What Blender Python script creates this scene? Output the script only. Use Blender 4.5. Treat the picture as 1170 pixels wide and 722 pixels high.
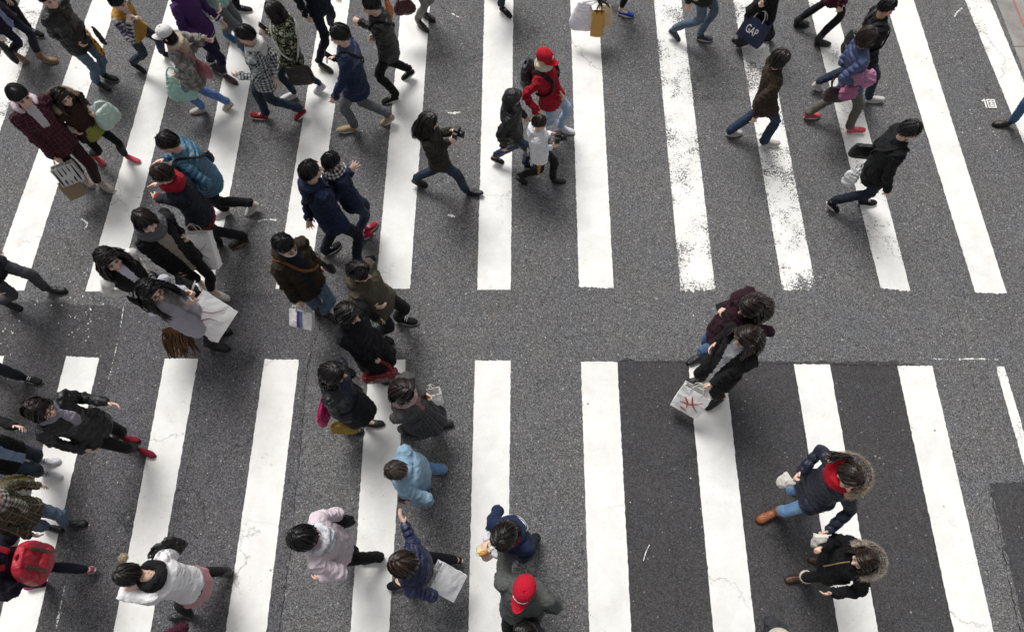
import bpy, math, random
import numpy as np
from mathutils import Vector, Matrix
rad = math.radians
RNG = np.random.default_rng(7)

# ------------------------------------------------------------------ camera geometry (24 mm lens on a footbridge, 7.5 m up)
CAM_H, TILT, FPX, CX, CY = 7.5, 22.3, 780.0, 585.0, 361.0
_t = rad(TILT)
_F = np.array([0, math.sin(_t), -math.cos(_t)]); _U = np.array([0, math.cos(_t), math.sin(_t)]); _R = np.array([1.0, 0, 0])
def G(px, py, h=0.0):
    """world point at height h seen at photograph pixel px, py"""
    d = _F + _R * ((px - CX) / FPX) + _U * ((CY - py) / FPX)
    t = (CAM_H - h) / -d[2]
    return np.array([0, 0, CAM_H]) + d * t

scene = bpy.context.scene
for o in list(bpy.data.objects): bpy.data.objects.remove(o)
world = bpy.data.worlds.new("World"); scene.world = world
LINK = []                                  # objects are linked at the end
def V(*a): return np.array(a, float)
def nrm(v):
    n = np.linalg.norm(v); return v / n if n > 1e-9 else v
UP = V(0, 0, 1)

# ------------------------------------------------------------------ mesh collector
class MB:
    def __init__(s): s.v = []; s.f = []; s.n = 0
    def add(s, verts, faces):
        s.v.append(np.asarray(verts, float)); b = s.n
        s.f += [tuple(i + b for i in f) for f in faces]; s.n += len(verts); return b
    def loft(s, rings, cap=True):
        m = len(rings[0]); V_ = np.concatenate(rings); F = []
        for i in range(len(rings) - 1):
            a, b = i * m, (i + 1) * m
            F += [(a + j, a + (j + 1) % m, b + (j + 1) % m, b + j) for j in range(m)]
        if cap:
            F.append(tuple(range(m))[::-1]); e = (len(rings) - 1) * m; F.append(tuple(range(e, e + m)))
        s.add(V_, F)
    def ell(s, c, ax, ay, az, r, n=14, m=9):
        rings = []
        for i in range(1, m):
            t = math.pi * i / m
            a = np.arange(n) * 2 * math.pi / n
            rings.append(c + np.outer(np.cos(a) * r[0] * math.sin(t), ax) + np.outer(np.sin(a) * r[1] * math.sin(t), ay) - az * r[2] * math.cos(t))
        s.loft(rings)
    def box(s, c, ax, ay, az, r):
        P = [c + ax * r[0] * x + ay * r[1] * y + az * r[2] * z for z in (-1, 1) for y in (-1, 1) for x in (-1, 1)]
        s.add(P, [(0, 2, 3, 1), (4, 5, 7, 6), (0, 1, 5, 4), (2, 6, 7, 3), (0, 4, 6, 2), (1, 3, 7, 5)])
    def tube(s, pts, rr, ref=None, n=12, sub=4, flat=1.0, round_=True):
        pts = np.asarray(pts, float); rr = np.asarray(rr, float)
        if sub > 1 and len(pts) > 1: pts, rr = crom(pts, sub), crom(rr[:, None], sub)[:, 0]
        T = np.gradient(pts, axis=0); T /= np.linalg.norm(T, axis=1)[:, None] + 1e-12
        r0 = ref if ref is not None else (V(0, 0, 1) if abs(T[0][2]) < .8 else V(1, 0, 0))
        a = np.arange(n) * 2 * math.pi / n; rings = []; x = r0
        if round_:
            pre = [(pts[0] - T[0] * rr[0] * .75, rr[0] * .55, T[0])]; post = [(pts[-1] + T[-1] * rr[-1] * .75, rr[-1] * .55, T[-1])]
        else: pre = post = []
        for p, r, t in pre + list(zip(pts, rr, T)) + post:
            x = nrm(x - t * (x @ t)); y = np.cross(t, x)
            rings.append(p + np.outer(np.cos(a) * r, x) + np.outer(np.sin(a) * r * flat, y))
        s.loft(rings)
    def mesh(s, name='m'):
        me = bpy.data.meshes.new(name)
        me.from_pydata(np.concatenate(s.v).tolist(), [], s.f); me.update(); return me
def crom(P, sub):
    P = np.asarray(P, float); Q = np.vstack([2 * P[0] - P[1], P, 2 * P[-1] - P[-2]]); out = []
    for i in range(1, len(Q) - 2):
        for k in range(sub):
            t = k / sub
            out.append(.5 * (2 * Q[i] + (Q[i + 1] - Q[i - 1]) * t + (2 * Q[i - 1] - 5 * Q[i] + 4 * Q[i + 1] - Q[i + 2]) * t * t + (3 * Q[i] - Q[i - 1] - 3 * Q[i + 1] + Q[i + 2]) * t ** 3))
    out.append(P[-1]); return np.array(out)

TMP = bpy.data.collections.new('tmp'); scene.collection.children.link(TMP)
def remesh(mb, voxel, smooth=3):
    ob = bpy.data.objects.new('t', mb.mesh()); TMP.objects.link(ob)
    r = ob.modifiers.new('r', 'REMESH'); r.mode = 'VOXEL'; r.voxel_size = voxel; r.use_smooth_shade = True
    if smooth:
        m = ob.modifiers.new('s', 'SMOOTH'); m.factor = .5; m.iterations = smooth
    dg = bpy.context.evaluated_depsgraph_get(); dg.update()
    me = bpy.data.meshes.new_from_object(ob.evaluated_get(dg)); old = ob.data
    bpy.data.objects.remove(ob); bpy.data.meshes.remove(old)
    return me
def getv(me):
    a = np.empty(len(me.vertices) * 3, np.float32); me.vertices.foreach_get('co', a); return a.reshape(-1, 3).astype(float)
def setv(me, P): me.vertices.foreach_set('co', P.astype(np.float32).ravel()); me.update()
def getn(me):
    a = np.empty(len(me.vertices) * 3, np.float32); me.vertex_normals.foreach_get('vector', a); return a.reshape(-1, 3).astype(float)
def vnoise(P, seed=0.0):
    I = np.floor(P).astype(np.int64); f = P - I; f = f * f * (3 - 2 * f); r = 0
    for dx in (0, 1):
        for dy in (0, 1):
            for dz in (0, 1):
                h = np.sin((I[:, 0] + dx) * 127.1 + (I[:, 1] + dy) * 311.7 + (I[:, 2] + dz) * 74.7 + seed * 19.3) * 43758.5453
                h = h - np.floor(h)
                r = r + h * np.abs(1 - dx - f[:, 0]) * np.abs(1 - dy - f[:, 1]) * np.abs(1 - dz - f[:, 2])
    return r
def attr(me, name, data, typ='FLOAT_VECTOR', key='vector'):
    a = me.attributes.new(name, typ, 'POINT'); a.data.foreach_set(key, np.asarray(data, np.float32).ravel())

def smooth_me(me): me.polygons.foreach_set('use_smooth', [True] * len(me.polygons)); me.update()
WLOC = {}
def obj(name, me, mats, parent=None, origin=None, smooth=True, label=None):
    """one mesh object; vertices are given in world space and stored relative to the thing's base"""
    if isinstance(me, MB): me = me.mesh(name)
    o = bpy.data.objects.new(name, me); me.name = name
    if not isinstance(mats, (list, tuple)): mats = [mats]
    if not me.materials:
        for m in mats: me.materials.append(m)
    if smooth: smooth_me(me)
    w = WLOC[parent.name] if parent is not None else (V(0, 0, 0) if origin is None else np.asarray(origin, float))
    WLOC[o.name] = w
    setv(me, getv(me) - w)
    if parent is not None: o.parent = parent
    else: o.location = w
    if label: o['label'] = label
    LINK.append(o); return o
def tag(o, label, cat, group=None):
    o['label'] = label; o['category'] = cat
    if group: o['group'] = group
    return o

# ------------------------------------------------------------------ materials
def lin(h):
    h = h.lstrip('#'); c = [int(h[i:i + 2], 16) / 255 for i in (0, 2, 4)]
    return tuple(x / 12.92 if x <= .04045 else ((x + .055) / 1.055) ** 2.4 for x in c) + (1.0,)
MATS = {}
class NB:
    def __init__(s, name):
        s.m = bpy.data.materials.new(name); s.m.use_nodes = True; s.t = s.m.node_tree; s.b = s.t.nodes['Principled BSDF']
    def n(s, typ, **kw):
        x = s.t.nodes.new(typ)
        for k, v in kw.items():
            if k.startswith('_'): x.inputs[k[1:].replace('_', ' ')].default_value = v
            else: setattr(x, k, v)
        return x
    def l(s, a, b): s.t.links.new(a, b)
    def math(s, op, a, b=None, clamp=False):
        x = s.t.nodes.new('ShaderNodeMath'); x.operation = op; x.use_clamp = clamp
        for i, q in enumerate((a, b)):
            if q is None: continue
            if isinstance(q, (int, float)): x.inputs[i].default_value = q
            else: s.l(q, x.inputs[i])
        return x.outputs[0]
    def mix(s, fac, a, b, mode='MIX'):
        x = s.t.nodes.new('ShaderNodeMix'); x.data_type = 'RGBA'; x.blend_type = mode
        for i, q in ((0, fac), (6, a), (7, b)):
            if isinstance(q, (int, float, tuple)): x.inputs[i].default_value = q
            else: s.l(q, x.inputs[i])
        return x.outputs[2]
    def ramp(s, fac, stops):
        x = s.t.nodes.new('ShaderNodeValToRGB'); s.l(fac, x.inputs[0]); e = x.color_ramp.elements
        while len(e) > 1: e.remove(e[-1])
        for i, (p, c) in enumerate(stops):
            if isinstance(c, (int, float)): c = (c, c, c, 1)
            q = e[0] if i == 0 else e.new(p)
            q.position = p; q.color = c
        return x.outputs[0]
    def noise(s, scale, detail=4, rough=.55, dist=0, vec=None):
        x = s.n('ShaderNodeTexNoise', _Scale=scale, _Detail=detail, _Roughness=rough, _Distortion=dist)
        s.l(vec if vec is not None else s.co(), x.inputs['Vector']); return x.outputs['Fac']
    def co(s):
        if not hasattr(s, '_co'): s._co = s.t.nodes.new('ShaderNodeTexCoord').outputs['Object']
        return s._co
    def bump(s, h, strength=.4, dist=.01):
        x = s.n('ShaderNodeBump', _Strength=strength, _Distance=dist); s.l(h, x.inputs['Height']); s.l(x.outputs[0], s.b.inputs['Normal'])
    def base(s, c):
        if isinstance(c, tuple): s.b.inputs['Base Color'].default_value = c
        else: s.l(c, s.b.inputs['Base Color'])
    def rough(s, r): s.b.inputs['Roughness'].default_value = r
def fabric(c, kind='plain', c2='#202020', c3='#808080', scale=1.0):
    key = (c, kind, c2, c3, scale)
    if key in MATS: return MATS[key]
    B = NB(kind + '_cloth'); C = lin(c); C2 = lin(c2); C3 = lin(c3); r = .88
    var = B.noise(9, 5, .6)
    col = None
    if kind == 'denim':
        w = B.noise(14, 6, .7, .6); col = B.mix(B.ramp(w, [(.38, 0.0), (.68, 1.0)]), C, C2)
        g = B.noise(220, 2, .5); col = B.mix(B.math('MULTIPLY', g, .35), col, C3)
    elif kind in ('plaid', 'stripe', 'check'):
        a = B.n('ShaderNodeAttribute', attribute_name='buv'); sp = B.n('ShaderNodeSeparateXYZ'); B.l(a.outputs['Vector'], sp.inputs[0])
        def band(o, f, w, ph=0.0):
            x = B.math('FRACT', B.math('ADD', B.math('MULTIPLY', o, f * scale), ph)); return B.math('LESS_THAN', x, w)
        U_, V_ = sp.outputs[0], sp.outputs[1]
        if kind == 'stripe': col = B.mix(band(U_, 28, .5), C, C2)
        elif kind == 'check':
            k = B.math('ADD', B.math('MULTIPLY', band(U_, 26, .5), .5), B.math('MULTIPLY', band(V_, 26, .5), .5)); col = B.ramp(k, [(0, C), (.5, C3), (1, C2)])
        else:
            k = B.math('ADD', B.math('MULTIPLY', band(U_, 11, .45), .5), B.math('MULTIPLY', band(V_, 11, .45), .5)); col = B.mix(k, C, C2)
            th = B.math('MAXIMUM', band(U_, 11, .12, .3), band(V_, 11, .12, .3)); col = B.mix(B.math('MULTIPLY', th, .8), col, C3)
    elif kind == 'camo':
        n1 = B.noise(11, 2, .5, 1.6); n2 = B.noise(15, 2, .5, 2.0)
        col = B.mix(B.ramp(n1, [(.49, 0.0), (.51, 1.0)]), C, C2); col = B.mix(B.ramp(n2, [(.55, 0.0), (.57, 1.0)]), col, C3)
    elif kind == 'tweed':
        n1 = B.noise(110, 3, .7); col = B.mix(B.ramp(n1, [(.42, 0.0), (.58, 1.0)]), C, C2)
    elif kind == 'print':
        n1 = B.noise(26, 3, .6, 1.0); col = B.mix(B.ramp(n1, [(.5, 0.0), (.55, 1.0)]), C, C2)
    else: col = C
    if kind == 'leather': r = .38
    if kind in ('nylon', 'puffer'): r = .42
    if kind == 'gloss': r = .3
    dk = tuple(x * .84 for x in C[:3]) + (1,)
    if isinstance(col, tuple): col = B.mix(B.ramp(var, [(.3, 0.0), (.7, 1.0)]), dk, C)
    lint = B.noise(300, 1, .5); col = B.mix(B.math('MULTIPLY', B.ramp(lint, [(.68, 0.0), (.8, 1.0)]), .03), col, (.35, .34, .33, 1))
    B.base(col); B.rough(r)
    if kind not in ('leather', 'gloss', 'nylon', 'puffer'): B.b.inputs['Sheen Weight'].default_value = .02
    B.b.inputs['Specular IOR Level'].default_value = .5 if kind in ('leather', 'nylon', 'gloss', 'puffer') else .25
    def crease(sc_, ds): return B.math('SUBTRACT', 1.0, B.math('MULTIPLY', B.math('ABSOLUTE', B.math('SUBTRACT', B.noise(sc_, 3, .55, ds), .5)), 5.0, True))
    h = B.math('ADD', B.math('MULTIPLY', B.math('POWER', crease(7, 1.4), 3.0), .8), B.math('MULTIPLY', B.math('POWER', crease(17, 1.0), 3.0), .45)); h = B.math('ADD', h, B.math('MULTIPLY', B.noise(60, 4, .6), .35))
    if kind == 'puffer':
        a = B.n('ShaderNodeAttribute', attribute_name='buv'); sp = B.n('ShaderNodeSeparateXYZ'); B.l(a.outputs['Vector'], sp.inputs[0])
        q = B.math('POWER', B.math('ABSOLUTE', B.math('SINE', B.math('MULTIPLY', sp.outputs[0], math.pi / scale))), .5); h = B.math('ADD', B.math('MULTIPLY', h, .5), B.math('MULTIPLY', q, 1.1)); B.bump(h, .7, .018)
    else: B.bump(h, .50 if kind in ('leather', 'nylon') else (.22 if kind in ('plain', 'tweed', 'check') and False else .40), .011)
    MATS[key] = B.m; return B.m
def skin(tone='#d9b096'):
    key = ('skin', tone)
    if key in MATS: return MATS[key]
    B = NB('skin'); C = lin(tone)
    n = B.noise(35, 4); col = B.mix(B.math('MULTIPLY', n, .35), C, (C[0] * .95, C[1] * .72, C[2] * .66, 1))
    a = B.n('ShaderNodeAttribute', attribute_name='paint'); sp = B.n('ShaderNodeSeparateXYZ'); B.l(a.outputs['Vector'], sp.inputs[0])
    col = B.mix(sp.outputs[0], col, lin('#a8574f')); col = B.mix(sp.outputs[1], col, lin('#221a17'))
    B.base(col); B.rough(.5); B.bump(B.noise(140, 2), .12, .004); MATS[key] = B.m
    B.b.inputs['Subsurface Weight'].default_value = .0
    return B.m
def hairmat(c='#171311'):
    key = ('hair', c)
    if key in MATS: return MATS[key]
    B = NB('hair'); C = lin(c); a = B.n('ShaderNodeAttribute', attribute_name='strand'); sp = B.n('ShaderNodeSeparateXYZ'); B.l(a.outputs['Vector'], sp.inputs[0])
    col = B.mix(sp.outputs[0], tuple(x * .55 for x in C[:3]) + (1,), tuple(min(1, x * 2.2) for x in C[:3]) + (1,))
    B.base(col); B.rough(.25); B.b.inputs['Specular IOR Level'].default_value = .42
    v = B.n('ShaderNodeCombineXYZ'); B.l(B.math('MULTIPLY', sp.outputs[1], 260.0), v.inputs[0]); B.l(B.math('MULTIPLY', sp.outputs[2], 3.0), v.inputs[1])
    B.bump(B.noise(1.0, 3, .6, 0, v.outputs[0]), .5, .006); MATS[key] = B.m; return B.m
def plain(c, rough=.6, metal=0, name='painted_surface', var=.25):
    key = (c, rough, metal, name)
    if key in MATS: return MATS[key]
    B = NB(name); C = lin(c); B.base(B.mix(B.math('MULTIPLY', B.noise(22, 5, .6), var), C, tuple(x * .6 for x in C[:3]) + (1,)))
    B.rough(rough); B.b.inputs['Metallic'].default_value = metal; B.bump(B.noise(60, 3), .15, .004); MATS[key] = B.m; return B.m
def paper(c, rough=.55, name='paper'):
    key = (c, rough, name)
    if key in MATS: return MATS[key]
    B = NB(name); C = lin(c); B.base(B.mix(B.math('MULTIPLY', B.noise(6, 4), .22), C, tuple(x * .78 for x in C[:3]) + (1,)))
    B.rough(rough); B.bump(B.noise(14, 3, .5, .8), .5, .012); MATS[key] = B.m; return B.m
def eyemat():
    if 'eye' in MATS: return MATS['eye']
    B = NB('eye'); a = B.n('ShaderNodeAttribute', attribute_name='iris'); sp = B.n('ShaderNodeSeparateXYZ'); B.l(a.outputs['Vector'], sp.inputs[0])
    B.base(B.mix(sp.outputs[0], (.62, .58, .55, 1), (.012, .008, .006, 1))); B.rough(.15); MATS['eye'] = B.m; return B.m
# ------------------------------------------------------------------ people
def ik(a, b, l1, l2, pole):
    d = b - a; D = np.linalg.norm(d)
    if D > (l1 + l2) * .998: b = a + d / D * (l1 + l2) * .998; d = b - a; D = np.linalg.norm(d)
    u = d / D; x = (l1 * l1 - l2 * l2 + D * D) / (2 * D); h = math.sqrt(max(l1 * l1 - x * x, 0))
    p = nrm(pole - u * (pole @ u)); return a + u * x + p * h, b
def ang(deg): return V(math.cos(rad(deg)), math.sin(rad(deg)), 0)
def rotz(v, deg):
    c, s = math.cos(rad(deg)), math.sin(rad(deg)); return V(v[0] * c - v[1] * s, v[0] * s + v[1] * c, v[2])
def segdist(P, A, B):
    d = B - A; L = d @ d; t = np.clip(((P - A) @ d) / L, 0, 1); q = A + np.outer(t, d)
    return np.linalg.norm(P - q, axis=1), t
def polydist(P, pts, rr):
    best = np.full(len(P), 1e9); ax = np.zeros(len(P)); acc = 0
    for i in range(len(pts) - 1):
        d, t = segdist(P, pts[i], pts[i + 1]); L = np.linalg.norm(pts[i + 1] - pts[i]); d = d / rr
        m = d < best; best[m] = d[m]; ax[m] = acc + t[m] * L; acc += L
    return best, ax

class J: pass
def solve(sp):
    """joints of one figure from pixel positions of head, shoes and hands"""
    j = J(); f = ang(sp['f']); r = V(f[1], -f[0], 0); j.f, j.r = f, r
    ft = sp['feet']; F = [G(x[0], x[1], .05) for x in ft]; M = (F[0] + F[1]) / 2
    M = V(M[0], M[1], 0); lean = sp.get('lean', .05)
    if sp.get('head'):
        best = None
        for h in np.arange(1.0, 1.75, .01):
            p = G(sp['head'][0], sp['head'][1], h); e = np.linalg.norm((p - M - f * lean)[:2])
            if best is None or e < best[0]: best = (e, h)
        h0 = best[1]
        s = sp.get('s') or min(max((h0 + .05) / 1.50, .90), 1.07)
    else: s = sp.get('s') or 1.0
    j.s = s
    hh = 1.49 * s
    for it in range(3):
        hd = G(sp['head'][0], sp['head'][1], hh) if sp.get('head') else M + f * lean * 1.4 + UP * hh
        off = hd - M; off = V(off[0], off[1], 0)
        if np.linalg.norm(off) > .42: off = nrm(off) * .42
        pel = M + off * .42 if not sp.get('pel') else G(sp['pel'][0], sp['pel'][1], .84 * s) * V(1, 1, 0)
        L1, L2 = .405 * s, .405 * s
        # feet
        j.shoe = []; ank = []
        order = sorted((0, 1), key=lambda i: (F[i] - M) @ r)          # left first
        if sp.get('swap'): order = order[::-1]
        hz = .855 * s
        for i in order:
            fd = rotz(f, sp.get('toes', 5) * (1 if i == order[0] else -1)); fwd = (F[i] - pel) @ f
            p = ft[i][2] if len(ft[i]) > 2 else (38 if fwd < -.20 else (-12 if fwd > .26 else 4))
            lift = ft[i][3] if len(ft[i]) > 3 else 0.0
            xa = fd * math.cos(rad(p)) - UP * math.sin(rad(p)); za = UP * math.cos(rad(p)) + fd * math.sin(rad(p))
            ball = V(F[i][0], F[i][1], 0) + fd * .03 * s + UP * (.012 + lift + .05 * s * max(0, math.sin(rad(p))) + .10 * max(0, -math.sin(rad(p))))
            a = ball - xa * .115 * s + za * .085 * s
            j.shoe.append((ball, xa, za, fd)); ank.append(a)
        for i in (0, 1):
            hj = pel + r * (.085 * s) * (1 if i else -1)
            d = np.linalg.norm((hj - ank[i])[:2]); d = min(d, .72 * s)
            hz = min(hz, ank[i][2] + math.sqrt((.81 * s) ** 2 - d * d) - .006)
        pel = V(pel[0], pel[1], hz)
        hl = math.hypot(*(hd - pel)[:2]); T = .665 * s
        hh = hz + math.sqrt(max(T * T - hl * hl, .3))
    if sp.get('head'): hd = G(sp['head'][0], sp['head'][1], hh)
    else: hd = M + f * lean * 1.4 + UP * hh
    j.pel, j.hc = pel, hd
    j.hip = [pel - r * .085 * s, pel + r * .085 * s]; j.ank = []; j.knee = []
    for i in (0, 1):
        k, a = ik(j.hip[i], ank[i], .41 * s, .41 * s, j.shoe[i][3] + f * .6); j.knee.append(k)
        d = a - ank[i]; j.ank.append(a)
        if np.linalg.norm(d) > .01: b = j.shoe[i]; j.shoe[i] = (b[0] + d, b[1], b[2], b[3])
    # head frame
    hy = ang(sp.get('hd', sp['f'])); p = rad(sp.get('hp', -14)); hx = V(hy[1], -hy[0], 0)
    j.hy = hy * math.cos(p) + UP * math.sin(p); j.hz = np.cross(hx, j.hy); j.hx = hx
    ro = rad(sp.get('roll', 0)); j.hx, j.hz = j.hx * math.cos(ro) + j.hz * math.sin(ro), j.hz * math.cos(ro) - j.hx * math.sin(ro)
    u0 = nrm(hd - pel)
    j.neck = hd - u0 * .135 * s - hy * sp.get('poke', .025) * s
    j.u = nrm(j.neck - pel)
    sr = rotz(r, sp.get('twist', 0)); sr = nrm(sr - j.u * (sr @ j.u)); j.sr = sr; j.fw = np.cross(j.u * 1.0, sr) * 1.0
    if j.fw @ f < 0: j.fw = -j.fw
    wS = .168 * s * sp.get('broad', 1.0)
    S = pel + (j.neck - pel) * .87
    j.sh = [S - sr * wS, S + sr * wS]; j.el = []; j.wr = []; j.hdir = []; j.hpose = []
    L1, L2 = .275 * s, .235 * s
    lead = [(j.ank[i] - pel) @ f for i in (0, 1)]
    for i, k in ((0, 'L'), (1, 'R')):
        side = sr * (1 if i else -1); t = sp.get('hands', {}).get(k)
        if t is not None and len(t) >= 3:
            wr = G(t[0], t[1], t[2]); pose = t[3] if len(t) > 3 else 'relaxed'
            aim = wr; dirn = nrm(wr - j.sh[i]); wr = wr - nrm(wr - (j.sh[i] + V(0, 0, -.2))) * .07 * s
        else:
            sw = -.5 * (lead[i] - lead[1 - i]) * .55; sw = max(-.22, min(.24, sw))
            wr = j.sh[i] - UP * math.sqrt(max((.485 * s) ** 2 - sw * sw - .0036, .1)) + f * (sw + .03) + side * (.075 if (sp.get('top') or {}).get('hem', 0) > -.2 else .13); pose = 'relaxed'
        pole = -f * .8 + side * .22 - UP * .35
        if sp.get('elbow', {}).get(k): q = sp['elbow'][k]; pole = G(q[0], q[1], q[2]) - (j.sh[i] + wr) / 2
        e, w = ik(j.sh[i], wr, L1, L2, pole)
        j.el.append(e); j.wr.append(w); j.hpose.append(pose)
        d = nrm(w - e); j.hdir.append(d)
    j.spine = [pel + (j.neck - pel) * t - j.fw * (.02 * s * math.sin(math.pi * t)) for t in np.linspace(0, 1, 7)]
    return j

TORSO = [(-.10, .146, .108, 0), (-.02, .156, .120, -.006), (.08, .152, .108, 0), (.17, .136, .098, .004), (.27, .148, .110, .008), (.36, .162, .120, .008), (.43, .165, .108, .0), (.48, .130, .085, -.004), (.52, .075, .064, -.002), (.545, .056, .056, 0)]
def torso(mb, j, grow, lo=-.10, hi=.52, wmul=1.0, belly=0.0, n=22, hem=None):
    s = j.s; rings = []; a = np.arange(n) * 2 * math.pi / n; L = np.linalg.norm(j.neck - j.pel)
    st = [x for x in TORSO if lo <= x[0] <= hi]
    if hem: st = hem + st
    for t, w, d, o in st:
        q = min(max(t / .54, 0), 1.02); c = j.pel + (j.neck - j.pel) * q + (j.u * (t if t < 0 else 0) * s if t > -.2 else -UP * -t * s) - j.fw * (.018 * s * math.sin(math.pi * min(max(q, 0), 1))) + j.fw * o * s
        if t < -.12: c = j.pel + V(0, 0, t * s) + j.f * .0
        b = math.sin(math.pi * min(max(t / .4, 0), 1)) * belly
        k = q; sd = nrm(j.r * (1 - k) + j.sr * k); fw = nrm(j.f * (1 - k) + j.fw * k)
        cw = np.sign(np.cos(a)) * np.abs(np.cos(a)) ** .85; sw = np.sign(np.sin(a)) * np.abs(np.sin(a)) ** .85
        rings.append(c + np.outer(cw * (w * s * wmul + grow), sd) + np.outer(sw * (d * s * wmul + grow + np.where(sw > 0, b, 0)), fw))
    mb.loft(rings)
def arms(mb, j, r0, r1, r2, end=1.0, which=(0, 1)):
    for i in which:
        s0 = j.sh[i]; w = j.el[i] + (j.wr[i] - j.el[i]) * end
        mb.tube([s0 + (j.neck - s0) * .25, s0, (s0 + j.el[i]) / 2, j.el[i], (j.el[i] + w) / 2, w], [r0 * .95, r0, (r0 + r1) / 2, r1, (r1 + r2) / 2, r2], n=12, sub=3)
def legs_(mb, j, r0, r1, r2, end=1.0, calf=0.0):
    for i in (0, 1):
        a = j.knee[i] + (j.ank[i] - j.knee[i]) * end; h = j.hip[i]
        m = (j.knee[i] + a) / 2 - nrm(np.cross(a - j.knee[i], j.r)) * 0
        mb.tube([h + (h - j.knee[i]) * .08, h, (h + j.knee[i]) / 2, j.knee[i], m - j.f * calf, a], [r0 * .9, r0, (r0 + r1) * .5, r1, (r1 + r2) * .5 + calf, r2], n=14, sub=3)
def hand(mb, j, i):
    s = j.s * .90; d = j.hdir[i]; w = j.wr[i]; pose = j.hpose[i]; side = j.sr * (1 if i else -1)
    inn = -side + (-UP * .9 if pose in ('hold', 'flat') else 0) ; n = nrm(inn - d * (inn @ d)); t = np.cross(d, n)
    if t @ (j.f + UP * .5) < 0: t = -t
    if pose == 'palm': n = -n
    mb.tube([w - d * .02, w + d * .012 * s, w + d * .05 * s, w + d * .092 * s], [.024 * s, .030 * s, .040 * s, .038 * s], ref=t, n=12, sub=2, flat=.42)
    curl = {'relaxed': 22, 'grip': 72, 'hold': 38, 'flat': 6, 'palm': 10}[pose]
    for q, (off, ln, sp_) in enumerate(((.033, .068, 15), (.0115, .078, 5), (-.0115, .073, -6), (-.033, .058, -17))):
        p = w + d * .086 * s + t * off * s; a = 0; pts = [p - d * .02 * s, p]; dd = nrm(d + t * math.tan(rad(sp_ * (.6 if pose == 'grip' else 1.2))))
        for k in range(3):
            a += curl * (1.0 if k else .7) * (1 + .05 * q); v = dd * math.cos(rad(a)) + n * math.sin(rad(a)); p = p + v * ln * s * (.42, .32, .26)[k]; pts.append(p)
        mb.tube(pts, np.array([.0092, .0092, .0088, .0082, .0072]) * s, ref=t, n=8, sub=2)
    p = w + d * .022 * s + t * .026 * s; v1 = nrm(d * .55 + t * .8 + n * .25); v2 = nrm(d * .85 + t * .35 + n * .5)
    mb.tube([w + d * .012 * s, p, p + v1 * .034 * s, p + v1 * .034 * s + v2 * .028 * s], np.array([.014, .0135, .0115, .0092]) * s, ref=n, n=8, sub=2)
def H(j, x, y, z): return j.hc + (j.hx * x + j.hy * y + j.hz * z) * j.s
def headparts(mb, j, sex):
    s = j.s; e = lambda c, rr, n=16, m=11: mb.ell(H(j, *c), j.hx, j.hy, j.hz, [q * s for q in rr], n, m)
    e((0, -.012, .026), (.073, .090, .087), 20, 13); e((0, .022, -.022), (.060, .064, .076)); e((0, .050, -.075), (.034, .032, .032)); e((0, .030, -.068), (.050, .045, .034))
    for q in (-1, 1):
        e((q * .040, .060, -.028), (.024, .022, .022)); e((q * .074, -.006, -.012), (.011, .019, .031)); e((q * .03, .076, .022), (.028, .013, .010))
    mb.tube([H(j, 0, .080, .016), H(j, 0, .092, -.006), H(j, 0, .104, -.026), H(j, 0, .094, -.034)], np.array([.009, .0105, .0135, .012]) * s, n=8, sub=2)
    for q in (-1, 1): e((q * .011, .092, -.031), (.008, .008, .007), 8, 6)
    e((0, .082, -.056), (.022, .009, .006), 12, 7); e((0, .080, -.066), (.019, .009, .007), 12, 7)
    mb.tube([j.neck - j.u * .06 * s, j.neck, H(j, 0, -.012, -.05)], np.array([.062, .052, .054]) * s, n=14, sub=3)

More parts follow.
